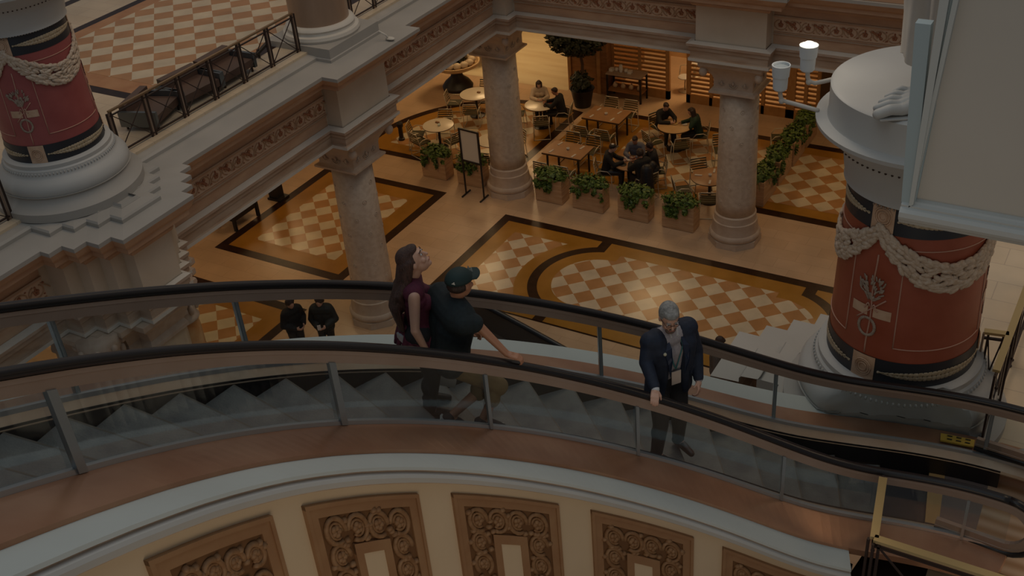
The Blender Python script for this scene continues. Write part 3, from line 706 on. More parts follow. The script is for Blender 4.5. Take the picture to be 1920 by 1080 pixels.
# benches behind the railing
def lounge(x, y, rz, label):
    r = empty('lounge_chair', (0,0,0), label, 'chair', 'dark chairs behind the upper railing')
    mb = MB(); mb.box(-.42,.42,-.34,.34,.12,.26); mb.box(-.42,.42,.22,.36,.26,.46); s = mb.build('seat', mat('brown_leather', (.10,.06,.045), .45), r, local=True)
    mb = MB(); mb = MB(); mb.box(-.50,-.43,-.36,.36,.08,.36); mb.build('armrest', mat('grey_steel', (.16,.18,.19), .3, metal=.7), r, local=True); mb = MB(); mb.box(.43,.50,-.36,.36,.08,.36); mb.build('armrest', mat('grey_steel', (.16,.18,.19), .3, metal=.7), r, local=True)
    for sx in (-1,1):
        for sy in (-1,1):
            l = MB(); l.bar((sx*.40,sy*.3,0),(sx*.40,sy*.3,.14),.03); l.build('leg', m_iron, r, local=True)
    r.location = (x, y, 7.02); r.rotation_euler[2] = rz; return r
lounge(-4.15, -7.95, 1.9, 'dark brown lounge chair with a grey steel arm, the one nearest the red column')
lounge(-4.15, -6.95, 1.5, 'dark brown lounge chair with a grey steel arm, the middle one behind the railing')
lounge(-4.15, -6.0, 1.6, 'dark brown lounge chair with a grey steel arm, the one farthest from the red column')
# slim dark telescope like stand leaning near the railing end
r = empty('lamp_stand', (-4.2,-5.0,7.02), 'slim black floor lamp stand with a small white tip near the end of the railing', 'lamp')
mb = MB(); mb.bar((-4.2,-5.35,7.04),(-4.15,-4.75,7.25),.07,.05); mb.tube([(-4.2,-5.0,7.03),(-4.2,-5.0,7.2)],.03); mb.build('body', m_dark, r)
mb = MB(); mb.ell((-4.15,-4.72,7.26),(.035,.035,.035)); mb.build('tip', mat('tip_white', (.8,.8,.7), .4), r)
# small floodlight on the ledge
r = empty('floodlight', (-2.45,-3.0,6.9), 'small white floodlight standing on the ledge below the marble column', 'lamp')
mb = MB(); mb.tube([(-2.62,-3.12,7.08),(-2.5,-3.05,6.98),(-2.48,-3.03,6.90)],.018); mb.build('arm', m_white, r, True)
mb = MB(); mb.ell((-2.45,-3.0,6.90),(.11,.07,.03)); mb.build('head', m_white, r, True)
# ------------------------------------------------------------------ curved escalator
S0, S1 = -9.6, 3.25
RO = .626
esc = empty('escalator', (8.0, -12.9, 7.0), 'curved escalator with glass sides and black handrails carrying three riders', 'escalator')
def rail_prof(o): return [(o-.036,-.01),(o-.040,.012),(o-.030,.030),(o,.036),(o+.030,.030),(o+.040,.012),(o+.036,-.01),(o+.02,-.022),(o-.02,-.022)]
def newel(mb, o, prof2, s1, rc, zc_, mi=0, steps=14, a1=PI*1.02):
    """continue a cross profile (du across, dr radial outwards) round a half circle at the end of the rail"""
    x, y, ph, z = E(s1); fw = Vector((math.cos(ph), math.sin(ph), 0)); nn = Vector((-math.sin(ph), math.cos(ph), 0))
    c = EP(s1, o, 0, False) - Vector((0,0,rc)); rs = []
    for k in range(steps+1):
        a = PI/2 - a1*k/steps; rad = fw*math.cos(a)+Vector((0,0,math.sin(a)))
        rs.append([c + rad*(rc+dr) + nn*du for du, dr in prof2])
    back = fw*-1
    last = rs[-1]; rs.append([p + back*.55 for p in last])
    mb.rings(rs, True, mi, True)
for o, nm in ((-RO, 'near'), (RO, 'far')):
    mb = MB(); esweep(mb, rail_prof(o), S0, S1, .08); newel(mb, o, [(a-o, b) for a, b in rail_prof(o)], S1, .30, 0)
    mb.build('handrail', m_rubber, esc, True)
    mb = MB(); g = [(o-.022,-.024),(o+.022,-.024),(o+.026,-.05),(o+.022,-.052),(o+.022,-.115),(o-.022,-.115),(o-.022,-.052),(o-.026,-.05)]
    esweep(mb, g, S0, S1, .08); newel(mb, o, [(a-o, b) for a, b in g], S1, .30, 0); mb.build('rail_guide', m_guide, esc)
HG = {-RO: .577, RO: .65}
posts = {-RO: [-9.5,-7.6,-5.68,-3.51,-2.06,-.56,.94,2.84], RO: [-9.5,-6.9,-4.62,-3.38,-1.9,-.48,1.09,2.87]}
for o in (-RO, RO):
    hg = HG[o]
    ps = posts[o]
    for a, b in zip(ps, ps[1:]+[S1+.05]):
        mb = MB(); esweep(mb, [(o-.006,-hg+.01),(o+.006,-hg+.01),(o+.006,-.10),(o-.006,-.10)], a+.01, b-.01, .08); mb.build('glass_panel', m_glass, esc)
    for s in ps[1:]:
        mb = MB(); w = .017; so = -.02 if o < 0 else .02
        big = s < -3.0
        for ss in (s,):
            w = .030 if big and o < 0 else .016
            pts = [[EP(ss-w, o+so-.012, z), EP(ss+w, o+so-.012, z), EP(ss+w, o+so+.022, z), EP(ss-w, o+so+.022, z)] for z in (-.11, -hg-.015)]
            mb.rings(pts, True, 0, True)
        mb.build('post', m_post, esc)
    mb = MB(); esweep(mb, [(o-.022,-hg-.03),(o+.022,-hg-.03),(o+.018,-hg+.012),(o-.018,-hg+.012)], S0, S1+.12, .08); mb.build('glass_clamp', m_silver, esc)
# decks
mb = MB(); esweep(mb, [(-.648,-.595),(-1.0,-.632),(-1.0,-.70),(-.648,-.70)], S0, S1+.1, .1); mb.build('outer_deck', m_copper, esc)
mb = MB(); esweep(mb, [(.648,-.665),(.93,-.70),(.93,-.78),(.648,-.76)], S0, S1+.1, .1); mb.build('outer_deck', m_copper, esc)
mb = MB(); esweep(mb, [(.604,-.67),(.515,-.70),(.505,-.725),(.515,-.745),(.604,-.76)], S0, S1+.1, .1); mb.build('inner_deck', m_deckin, esc)
mb = MB(); esweep(mb, [(-.604,-.595),(-.515,-.625),(-.505,-.65),(-.515,-.67),(-.604,-.69)], S0, S1+.1, .1); mb.build('inner_deck', m_deckin, esc)
for o in (-1, 1):
    mb = MB(); esweep(mb, [(o*.508,-.62 if o < 0 else -.70),(o*.53,-.62 if o < 0 else -.70),(o*.53,-1.15),(o*.508,-1.15)], S0, 3.02, .1); mb.build('skirt_panel', m_skirt, esc)
# steps
PITCH = .405
k = 0; s = 2.05
while s > S0+.2:
    a, b = s-PITCH, s
    z = EP((a+b)/2, 0, 0, False).z - .945
    z = max(z, 7.0+.005) if a > 1.2 else z
    mb = MB(); top = [(EP(q, o, 0)) for q, o in ((a,-.5),(b,-.5),(b,.5),(a,.5))]
    n = 6
    rows = [[Vector((*EP(q, -.5+i/n, 0).xy, z)) for i in range(n+1)] for q in (a, b)]
    mb.rings(rows, False, 0)
    # nosing strip and riser (riser faces down the slope)
    zn = z-.30
    rr = [[Vector((*EP(b, -.5+i/n, 0).xy, zz)) for i in range(n+1)] for zz in (z, zn)]
    mb.rings(rr, False, 1)
    rr = [[Vector((*EP(q, -.5+i/n, 0).xy, z+.001)) for i in range(n+1)] for q in (b-.012, b)]
    mb.rings(rr, False, 2)
    mb.build('step', [m_tread, m_riser, mat('nosing', (.10,.085,.065), .5)], esc)
    s -= PITCH
# comb plate, floor plate, landing stripes
def plate(name, sa, sb, z, m, o0=-.52, o1=.52):
    mb = MB(); rows = [[Vector((*EP(q, o0+(o1-o0)*i/6, 0).xy, z)) for i in range(7)] for q in frange(sa, sb, .1)]
    mb.rings(rows, False); low = [[p-Vector((0,0,.04)) for p in r] for r in rows]
    mb.rings([rows[0], low[0]], False); mb.rings([rows[-1], low[-1]], False); return mb.build(name, m, esc)
plate('step_plate', 2.05, 2.47, 6.995, m_riser)
plate('comb_strip', 2.47, 2.60, 7.034, mat('comb_yellow', (.55,.33,.13), .45, metal=.3))
plate('floor_plate', 2.60, 2.95, 7.032, mat('grey_plate', (.22,.17,.15), .4, metal=.4))
mw = bpy.data.materials.new('striped_plate'); mw.use_nodes = True; nt = mw.node_tree
b_ = nt.nodes['Principled BSDF']; b_.inputs['Roughness'].default_value = .35; b_.inputs['Metallic'].default_value = .3
tc = nt.nodes.new('ShaderNodeTexCoord'); wv = nt.nodes.new('ShaderNodeTexWave'); wv.wave_type = 'BANDS'; wv.bands_direction = 'Y'; wv.inputs['Scale'].default_value = 1.9; wv.inputs['Distortion'].default_value = 1.2; wv.inputs['Detail'].default_value = 1
nt.links.new(tc.outputs['Object'], wv.inputs[0]); cr = nt.nodes.new('ShaderNodeValToRGB'); cr.color_ramp.elements[0].color = (.42,.23,.11,1); cr.color_ramp.elements[1].color = (.62,.42,.27,1); nt.links.new(wv.outputs['Fac'], cr.inputs[0]); nt.links.new(cr.outputs[0], b_.inputs['Base Color'])
plate('landing_plate', 2.95, 4.2, 7.036, mw, -.58, 1.2)
# yellow notice on the far outer deck
r = empty('safety_sign', EP(2.62,.86,-.6), 'small yellow safety notice plate on the far deck near the landing', 'sign')
mb = MB(); q = [EP(2.52,.70,-.655),EP(2.78,.70,-.655),EP(2.78,.82,-.665),EP(2.52,.82,-.665)]
mb.rings([q, [p+Vector((0,0,.02)) for p in q]], True, 0, True); sg = mb.build('plate', m_yellow, r)
mb = MB()
for i in range(3):
    for j in range(2): mb.bar(EP(2.57+.07*i,.735+.05*j,-.632), EP(2.61+.07*i,.735+.05*j,-.632), .012, .004)
mb.build('print_marks', m_dark, sg)
# diagonal steel strut at the far landing end
r = empty('barrier_rail', (10.9,-11.0,7.1), 'slanted grey steel barrier rail beside the far end of the escalator', 'railing')
mb = MB(); mb.bar(EP(3.02,.70,-.62), EP(3.9,1.25,-.15), .05, .035); mb.bar(EP(3.02,.72,-.60), EP(2.98,.70,-.93), .04); mb.build('bar', m_silver, r)

# white ledges running along both sides, curved wall below with its mouldings
def ledge_side(name, prof, s0, s1, mats, mi=None):
    mb = MB(); rs = [[EP(s, o, dz) for s in frange(s0, s1, .1)] for o, dz in prof]
    for k in range(len(prof)-1): mb.rings([rs[k], rs[k+1]], False, mi[k] if mi else 0)
    for e in (0, -1): mb.add([r[e] for r in rs], [tuple(range(len(rs)))], 0)
    return tag(mb.build(name, mats), kind='structure')
ledge_side('trim_9', [(-.99,-.66),(-.99,-.662),(-1.225,-.665),(-1.235,-.685),(-1.215,-.69),(-1.215,-.705),(-1.25,-.715),(-1.262,-.735),(-1.258,-.775),(-1.24,-.79),(-1.22,-.80),(-1.0,-.80)], S0, 1.62, [m_ledge, m_bluew, m_base], [0,0,0,2,2,1,1,1,2,1,1])
ledge_side('trim_10', [(.92,-.70),(.92,-.715),(1.20,-.72),(1.22,-.74),(1.22,-.84),(1.16,-.87),(1.0,-.9)], S0, 1.75, [m_ledge])
mb = MB(); ws = frange(S0, 1.60, .1)
top = [EP(s,-1.205,-.79) for s in ws]; bot = [Vector((p.x, p.y, 3.6)) for p in top]
mb.rings([top, bot], False); t2 = [EP(s,-1.0,-.79) for s in ws]; mb.add([top[-1], t2[-1], Vector((t2[-1].x,t2[-1].y,3.6)), bot[-1]], [(0,1,2,3)])
tag(mb.build('wall_curved', m_cream), kind='structure')
mb = MB(); a = [EP(s,1.12,-.86) for s in ws]; b = [EP(s,1.12,-1.75) for s in ws]; c = [EP(s,-.95,-1.75) for s in ws]
mb.rings([a, b, c], False); tag(mb.build('wall_truss', m_block), kind='structure')
# end pier under the landing
p = EP(1.75,-1.0,-1.0); q = EP(2.4,-.7,-1)
mb = MB(); mb.prism([(9.12,-13.25),(9.72,-12.95),(9.7,-12.4),(9.25,-12.3)], 3.6, 6.55); tag(mb.build('wall_end', m_bluew), kind='structure')
mb = MB(); mb.prism([(9.72,-13.40),(13.6,-13.40),(13.6,-12.5),(9.85,-12.5)], 6.62, 7.0); tag(mb.build('wall_landing', m_iron), kind='structure')

# carved relief panels on the curved wall (in wall coordinates s, height below the rail)
def relief(sa, sb, label):
    sm = (sa+sb)/2; r = empty('relief_panel', EP(sm,-1.2,-1.0), label, 'wall panel', 'carved relief panels on the curved wall')
    w = sb-sa; Hh = 2.2
    ztop = lambda s: EP(s, -1.24, -.885, True).z
    def W(s, d, e=0):  # s along, d down from the top line, e out of the wall
        p = EP(s, -1.205-e, 0, False); return Vector((p.x, p.y, ztop(s)-d))
    def framebox(mb, s0, s1, d0, d1, e0, e1, mi=0):
        ss = frange(s0, s1, .12)
        mb.rings([[W(s,d0,e0) for s in ss],[W(s,d0,e1) for s in ss],[W(s,d1,e1) for s in ss],[W(s,d1,e0) for s in ss]], False, mi)
        for s in (s0, s1): mb.add([W(s,d0,e0),W(s,d0,e1),W(s,d1,e1),W(s,d1,e0)], [(0,1,2,3)], mi)
    mb = MB(); framebox(mb, sa, sb, 0, .035, 0, .03); framebox(mb, sa, sa+.035, 0, Hh, 0, .03); framebox(mb, sb-.035, sb, 0, Hh, 0, .03)
    framebox(mb, sa+.035, sb-.035, .035, .12, 0, .018, 0); framebox(mb, sa+.035, sa+.12, .035, Hh, 0, .018, 0); framebox(mb, sb-.12, sb-.035, .035, Hh, 0, .018, 0)
    framebox(mb, sa, sb, Hh, Hh+.12, 0, .03); mb.build('frame', m_reliefA, r)
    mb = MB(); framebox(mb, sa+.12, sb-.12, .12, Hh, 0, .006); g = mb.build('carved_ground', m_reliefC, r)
    fi = w*.335; mb = MB()
    framebox(mb, sa+fi, sb-fi, .40, .50, 0, .03); framebox(mb, sa+fi, sa+fi+.085, .40, Hh, 0, .03); framebox(mb, sb-fi-.085, sb-fi, .40, Hh, 0, .03); mb.build('inner_frame', m_reliefA, r)
    mb = MB(); framebox(mb, sa+fi+.085, sb-fi-.085, .50, Hh, 0, .022); mb.build('centre_field', m_cream, r)
    mb = MB(); rnd = random.Random(int(sa*100))
    def scroll(sc, dc, R0, ph, sg):
        mb.tube([W(sc+(R0-.0*i)*math.cos(ph+sg*t), dc+R0*1.1*math.sin(ph+sg*t), .016) for i, t in enumerate([.35*j for j in range(16)])], .019, 6)
        mb.tube([W(sc+R0*.62*math.cos(ph+sg*t), dc+R0*.7*math.sin(ph+sg*t), .014) for t in [.45*j for j in range(13)]], .013, 5)
        for j in range(5):
            t = ph+2*PI*j/5; mb.ell(W(sc+R0*.28*math.cos(t), dc+R0*.3*math.sin(t), .014), (.026,.026,.026), seg=6, rg=5)
        for j in range(3):
            t = rnd.uniform(0, 2*PI); mb.ell(W(sc+R0*1.28*math.cos(t), dc+R0*1.3*math.sin(t), .012), (.035,.028,.022), seg=6, rg=4)
    bw = fi-.12; cxl = sa+.12+bw/2; cxr = sb-.12-bw/2; R0 = bw*.36
    nT = 4; 
    for i in range(nT):
        sc = cxl+(cxr-cxl)*i/(nT-1); scroll(sc, .26, min(R0, .105), PI*i, 1 if i % 2 else -1)
    for sc in (cxl, cxr):
        d = .26+.235; j = 0
        while d < Hh-.1: scroll(sc, d, min(R0, .10), j*2.2, 1 if j % 2 else -1); d += .235; j += 1
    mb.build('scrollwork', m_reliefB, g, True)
for sa, sb, lb in ((-5.98,-4.98,'leftmost carved brown relief panel, its top left corner low at the bottom edge'),(-4.66,-3.40,'carved brown relief panel second from left below the cap wearer'),
                   (-3.0,-1.76,'carved brown relief panel third from left at the bottom centre'),(-1.38,-.20,'carved brown relief panel second from right at the bottom'),(.14,1.20,'rightmost carved brown relief panel, only its upper corner showing'),(-6.93,-6.32,'sliver of a carved relief panel at the far lower left')):
    relief(sa, sb, lb)

# lower escalator disappearing below the white ledge
r = empty('lower_escalator', (1.0,-6.1,2.6), 'dark handrails and side of a lower escalator seen beyond the white ledge', 'escalator')
def lowp(x, dy, dz): return Vector((x, -5.95+dy-.05*(x-1)**2*.3, 3.35-.27*(x+1.2)+dz))
xs = frange(.75, 3.7, .15)
mb = MB(); mb.tube([lowp(x,0,.45) for x in xs], .05, 8); mb.build('handrail', m_rubber, r, True)
mb = MB(); mb.tube([lowp(x,-1.2,.45) for x in xs], .05, 8); mb.build('handrail', m_rubber, r, True)
mb = MB(); mb.rings([[lowp(x,0,.42) for x in xs],[lowp(x,0,-.3) for x in xs]], False); mb.rings([[lowp(x,.35,-.1) for x in xs],[lowp(x,-1.5,-.15) for x in xs]], False); mb.build('side_panel', mat('smoked_panel', (.10,.07,.05), .4), r)
# ------------------------------------------------------------------ cafe: louvered screens, furniture, plants
def louver(x0, x1, y, label, ztop=4.7, dens=22):
    r = empty('louvered_screen', ((x0+x1)/2, y, 0), label, 'screen', 'louvered wooden screens behind the cafe')
    mb = MB()
    for a, b in ((x0,x0+.13),(x1-.13,x1),((x0+x1)/2-.05,(x0+x1)/2+.05)): mb.box(a, b, y-.05, y+.05, 0, ztop)
    mb.box(x0, x1, y-.05, y+.05, 0, .28); mb.box(x0, x1, y-.05, y+.05, ztop-.15, ztop); mb.build('frame', m_slat, r)
    mb = MB(); z = .34
    while z < ztop-.2:
        mb.box(x0+.12, x1-.12, y-.02, y+.02, z, z+.075, 0, Matrix.Translation((0,y,z+.037)) @ Matrix.Rotation(.35,4,'X') @ Matrix.Translation((0,-y,-z-.037))); z += .145
    mb.build('slats', m_slat, r)
for a, b, lb in ((-4.0,-1.95,'louvered wooden screen left of the open gap behind the sideboard'),(-1.38,.25,'louvered wooden screen right of the open gap, behind the seated couple'),(.25,1.95,'louvered wooden screen hidden partly by the stone column'),(1.95,2.85,'narrow louvered wooden screen right of the stone column')):
    louver(a, b, 10.15, lb)
mb = MB(); mb.box(2.85,3.5,10.05,10.3,0,5.0); tag(mb.build('wall_back', mat('door_dark', (.07,.035,.012), .5)), kind='structure')
mb = MB(); mb.box(3.5,3.6,10.0,10.3,0,5.0); mb.box(3.85,3.93,10.0,10.3,0,5.0); tag(mb.build('door_1', m_slat), kind='structure')
mb = MB(); mb.box(3.93,9.5,10.1,10.3,0,5.0); tag(mb.build('wall_back', mat('warm_wall', (.78,.62,.34), .7)), kind='structure')
mb = MB(); mb.box(-5.3,3.9,13.4,13.6,0,5.0); tag(mb.build('wall_rear', mat('warm_wall_in', (.62,.42,.22), .7, (.5,.3,.14), 1.2)), kind='structure')
mb = MB(); mb.box(-24,24,17,17.2,0,5.0); tag(mb.build('wall_far', mat('warm_wall_in2', (.62,.40,.20), .7)), kind='structure')
# wooden block wall beside the plant
r = empty('wood_partition', (-4.6,10.6,0), 'tall dark wooden partition wall behind the potted tree', 'partition')
mb = MB(); mb.box(-5.35,-3.95,9.75,12.6,0,4.9); mb.build('panels', m_wood, r)
mb = MB(); 
for x in (-5.35,-4.3): mb.box(x, x+.12, 9.70, 9.76, 0, 4.9)
mb.build('edge_post', m_slat, r)

def round_table(x, y, rad, top, label, ped=True):
    r = empty('cafe_table', (x, y, 0), label, 'table', 'round cafe tables')
    mb = MB(); mb.lathe([(0,.725),(rad-.03,.725),(rad,.735),(rad,.755),(rad-.01,.76),(0,.761)], (x,y), 48, caps=False); mb.build('table_top', top, r, 'auto')
    mb = MB(); mb.lathe([(rad-.02,.72),(rad+.004,.73),(rad+.006,.748),(rad-.0,.75)], (x,y), 48, caps=False); mb.build('edge_band', m_tabedge, r)
    mb = MB(); mb.lathe([(.24,.0),(.24,.02),(.06,.05),(.04,.08),(.04,.70),(.14,.724)], (x,y), 24); mb.build('pedestal', m_dark, r, 'auto')
TABS = [(-7.05,4.55,.47,'pale'),(-7.17,6.9,.50,'pale'),(-4.85,6.92,.48,'pale'),(-4.95,4.3,.48,'pale'),(-.44,7.0,.50,'wood'),(1.62,4.5,.50,'wal'),(-.66,4.45,.46,'wal')]
TL = ['round pale cafe table with four chairs nearest the framed notice board','round pale cafe table just left of the corner column, below the big flower bowl','round pale cafe table where a woman in white and a man in black sit','round pale cafe table mostly hidden between notice board and corner column','round tan cafe table with a couple leaning towards each other','round walnut cafe table set with napkins beside the right stone column','round cafe table crowded with four diners and plates']
for (x,y,rd,t), lb in zip(TABS, TL): round_table(x, y, rd, {'pale':m_tabletop,'wood':mat('tan_tabletop',(.52,.32,.15),.35,(.58,.38,.19),3),'wal':m_tablewood}[t], lb)
def rect_table(x0, x1, y0, y1, label):
    r = empty('dining_table', ((x0+x1)/2, (y0+y1)/2, 0), label, 'table', 'rectangular walnut tables')
    mb = MB(); mb.box(x0,x1,y0,y1,.72,.765); mb.build('table_top', m_tablewood, r)
    mb = MB()
    for a, b, c, d in ((x0-.006,x0+.02,y0,y1),(x1-.02,x1+.006,y0,y1),(x0,x1,y0-.006,y0+.02),(x0,x1,y1-.02,y1+.006)): mb.box(a,b,c,d,.715,.76)
    mb.build('edge_band', m_tabedge, r)
    for x in (x0+.12, x1-.12):
        for y in (y0+.1, y1-.1): l = MB(); l.bar((x,y,0),(x,y,.72),.045); l.build('leg', m_dark, r)
rect_table(-3.24,-2.02,4.08,4.92,'rectangular walnut table behind the first ivy planter, four place settings')
rect_table(-3.22,-2.0,6.52,7.42,'rectangular walnut table farther back, near the potted tree')

# wire-framed chair, built once and copied
def make_chair():
    r = empty('cafe_chair', (0,0,0), 'x', 'chair', 'light framed cafe chairs')
    fr = MB(); R_ = .013
    for s in (-1, 1):
        fr.tube([(s*.20,.20,.44),(s*.24,.22,.02),(s*.25,-.24,.02),(s*.24,-.20,.42),(s*.24,-.22,.55),(s*.255,-.10,.62),(s*.26,.10,.60),(s*.22,.20,.46)], R_, 6)
    fr.tube([(-.24,-.21,.44),(-.23,-.25,.66),(-.20,-.28,.82),(.20,-.28,.82),(.23,-.25,.66),(.24,-.21,.44)], R_, 6)
    fr.tube([(-.25,-.24,.02),(.25,-.24,.02)], R_, 6); fr.tube([(-.2,.2,.44),(.2,.2,.44)], R_, 6); fr.build('frame', m_chairmetal, r, True, local=True)
    se = MB(); se.box(-.205,.205,-.20,.20,.435,.465); se.build('seat', m_cushion, r, local=True)
    bk = MB()
    for k in range(5):
        z = .50+.07*k; y = -.22-.055*(z-.44)/.38
        bk.rings([[(x, y-.02*(1-(x/.23)**2)+dy, z+dz) for dy, dz in ((0,0),(.012,0),(.012,.034),(0,.034))] for x in [-.225+.075*i for i in range(7)]], True, 0, True)
    bk.build('back_slats', m_chairseat, r, local=True); return r
chair0 = make_chair(); used = [0]
def put_chair(x, y, face, label):
    """face = heading (radians) the sitter looks along"""
    c = chair0 if not used[0] else copy_tree(chair0); used[0] = 1
    c.location = (x, y, 0); c.rotation_euler[2] = face-PI/2; c['label'] = label
def around(t, degs, dist, labels):
    for a, lb in zip(degs, labels):
        th = math.radians(a); x = TABS[t][0]+dist*math.cos(th); y = TABS[t][1]+dist*math.sin(th); put_chair(x, y, th+PI, lb)
around(0, (250,340,110,200), .68, ['cafe chair in front of the table by the notice board, back to the planter','cafe chair on the right of the table by the notice board','cafe chair on the far side of the table by the notice board','cafe chair on the left of the table by the notice board'])
around(1, (200,290,100), .70, ['cafe chair left of the pale table below the flower bowl','cafe chair in front of the pale table below the flower bowl','cafe chair behind the pale table below the flower bowl'])
around(2, (120,15,300,200), .72, ['cafe chair under the woman in white','cafe chair under the man in black at the pale table','empty cafe chair in front of the pale table with the woman in white','cafe chair left of the pale table with the woman in white'])
around(3, (60,280), .70, ['cafe chair behind the table hidden by the corner column','cafe chair in front of the table hidden by the corner column'])
around(4, (150,20,235,305), .72, ['cafe chair under the man in black leaning on the tan table','cafe chair under the woman in dark green','empty cafe chair at the front left of the tan table','empty cafe chair at the front right of the tan table'])
around(5, (130,215,290,40), .72, ['cafe chair behind the walnut table by the right stone column','cafe chair at the front left of the walnut table by the right stone column','cafe chair in front of the walnut table by the right stone column','cafe chair hidden right of the walnut table by the stone column'])
around(6, (100,200,330,30), .72, ['cafe chair under the man in a grey shirt','cafe chair under the man in a white fronted cap','cafe chair with a black coat on it at the crowded table','cafe chair on the right of the crowded table'])
for x, y, f, lb in ((-2.95,3.72,90,'cafe chair front left of the nearer walnut table'),(-2.3,3.72,90,'cafe chair front right of the nearer walnut table'),(-2.95,5.2,-90,'cafe chair far left of the nearer walnut table'),(-2.3,5.2,-90,'cafe chair far right of the nearer walnut table'),
                    (-2.95,6.15,90,'cafe chair front left of the farther walnut table'),(-2.25,6.15,90,'cafe chair front right of the farther walnut table'),(-2.95,7.75,-90,'cafe chair far left of the farther walnut table'),(-2.3,7.75,-90,'cafe chair far right of the farther walnut table'),
                    (2.35,7.9,200,'empty cafe chair right of the stone column near the dark strip'),(1.15,6.6,-60,'empty cafe chair left of the right stone column'),(2.5,5.6,180,'cafe chair between the stone column and the ivy hedge')):
    put_chair(x, y, math.radians(f), lb)

# table things
def napkin(x, y, z, rz, label, grp='folded napkins'):
    mb = MB(); M = Matrix.Translation((x,y,z)) @ Matrix.Rotation(rz,4,'Z'); mb.box(-.10,.10,-.025,.025,0,.012,0,M); o = mb.build('napkin', m_paper); tag(o, label, 'napkin', grp)
for i, (x,y) in enumerate(((-3.02,4.25),(-2.3,4.22),(-3.0,4.75),(-2.3,4.75))): napkin(x,y,.766,1.4,['front left','front right','far left','far right'][i]+' folded white napkin on the nearer walnut table')
for i, (x,y) in enumerate(((-2.98,6.7),(-2.3,6.7),(-2.98,7.2),(-2.3,7.2))): napkin(x,y,.766,1.4,['front left','front right','far left','far right'][i]+' folded white napkin on the farther walnut table')
for i, (dx,dy,a) in enumerate(((-.3,-.05,.2),(0,.32,1.8),(.12,-.3,1.8))): napkin(1.62+dx,4.5+dy,.763,a,['left','far','near'][i]+' folded white napkin on the walnut table by the right column')
def cup(x, y, z, label, m=None, rad=.05, h=.06):
    mb = MB(); mb.lathe([(rad*.7,z),(rad,z+h),(rad*.85,z+h),(rad*.6,z+.01)], (x,y), 16); o = mb.build('cup', m or m_paper, None, True); tag(o, label, 'cup', 'small white cups on the cafe tables')
cup(-2.62,4.5,.765,'small white pot in the middle of the nearer walnut table'); cup(-2.62,6.95,.765,'small white pot in the middle of the farther walnut table'); cup(1.62,4.52,.762,'small white cup in the middle of the walnut table by the right column')
cup(-6.98,4.5,.762,'shining glass on the pale table by the notice board', mat('glassy', (.6,.7,.7), .1)); cup(-4.62,6.8,.762,'dark cup on the table of the woman in white', m_tabedge)
def plate_(x, y, z, label, rad=.12, m=None):
    mb = MB(); mb.lathe([(rad*.6,z),(rad,z+.015),(rad*.95,z+.02),(0,z+.01)], (x,y), 20); o = mb.build('plate', m or m_paper, None, True); tag(o, label, 'plate', 'plates on the cafe tables')
plate_(-.82,4.62,.762,'large white plate at the left of the crowded table',.15); plate_(-.45,4.3,.762,'white plate at the front of the crowded table'); plate_(-.5,4.7,.762,'plate at the far right of the crowded table',.10); plate_(-.8,4.25,.762,'dark tray at the front left of the crowded table',.10,m_dark)
plate_(-4.6,7.05,.762,'plate of red food before the man in black',.09,mat('red_food',(.4,.12,.06),.6)); plate_(-4.95,7.1,.762,'small plate before the woman in white',.08); plate_(-.5,7.1,.762,'plate of food in the middle of the tan table',.11,mat('food',(.55,.38,.15),.6)); plate_(-.2,7.15,.762,'small plate before the woman in dark green',.08)
mb = MB(); mb.box(-7.2,-7.08,4.62,4.68,.762,.80); tag(mb.build('menu_holder', m_wood), 'small brown menu holder on the pale table by the notice board', 'menu')
mb = MB(); mb.box(-7.15,-7.05,6.95,7.02,.762,.80); tag(mb.build('menu_holder', m_wood), 'small brown menu holder on the pale table below the flower bowl', 'menu')

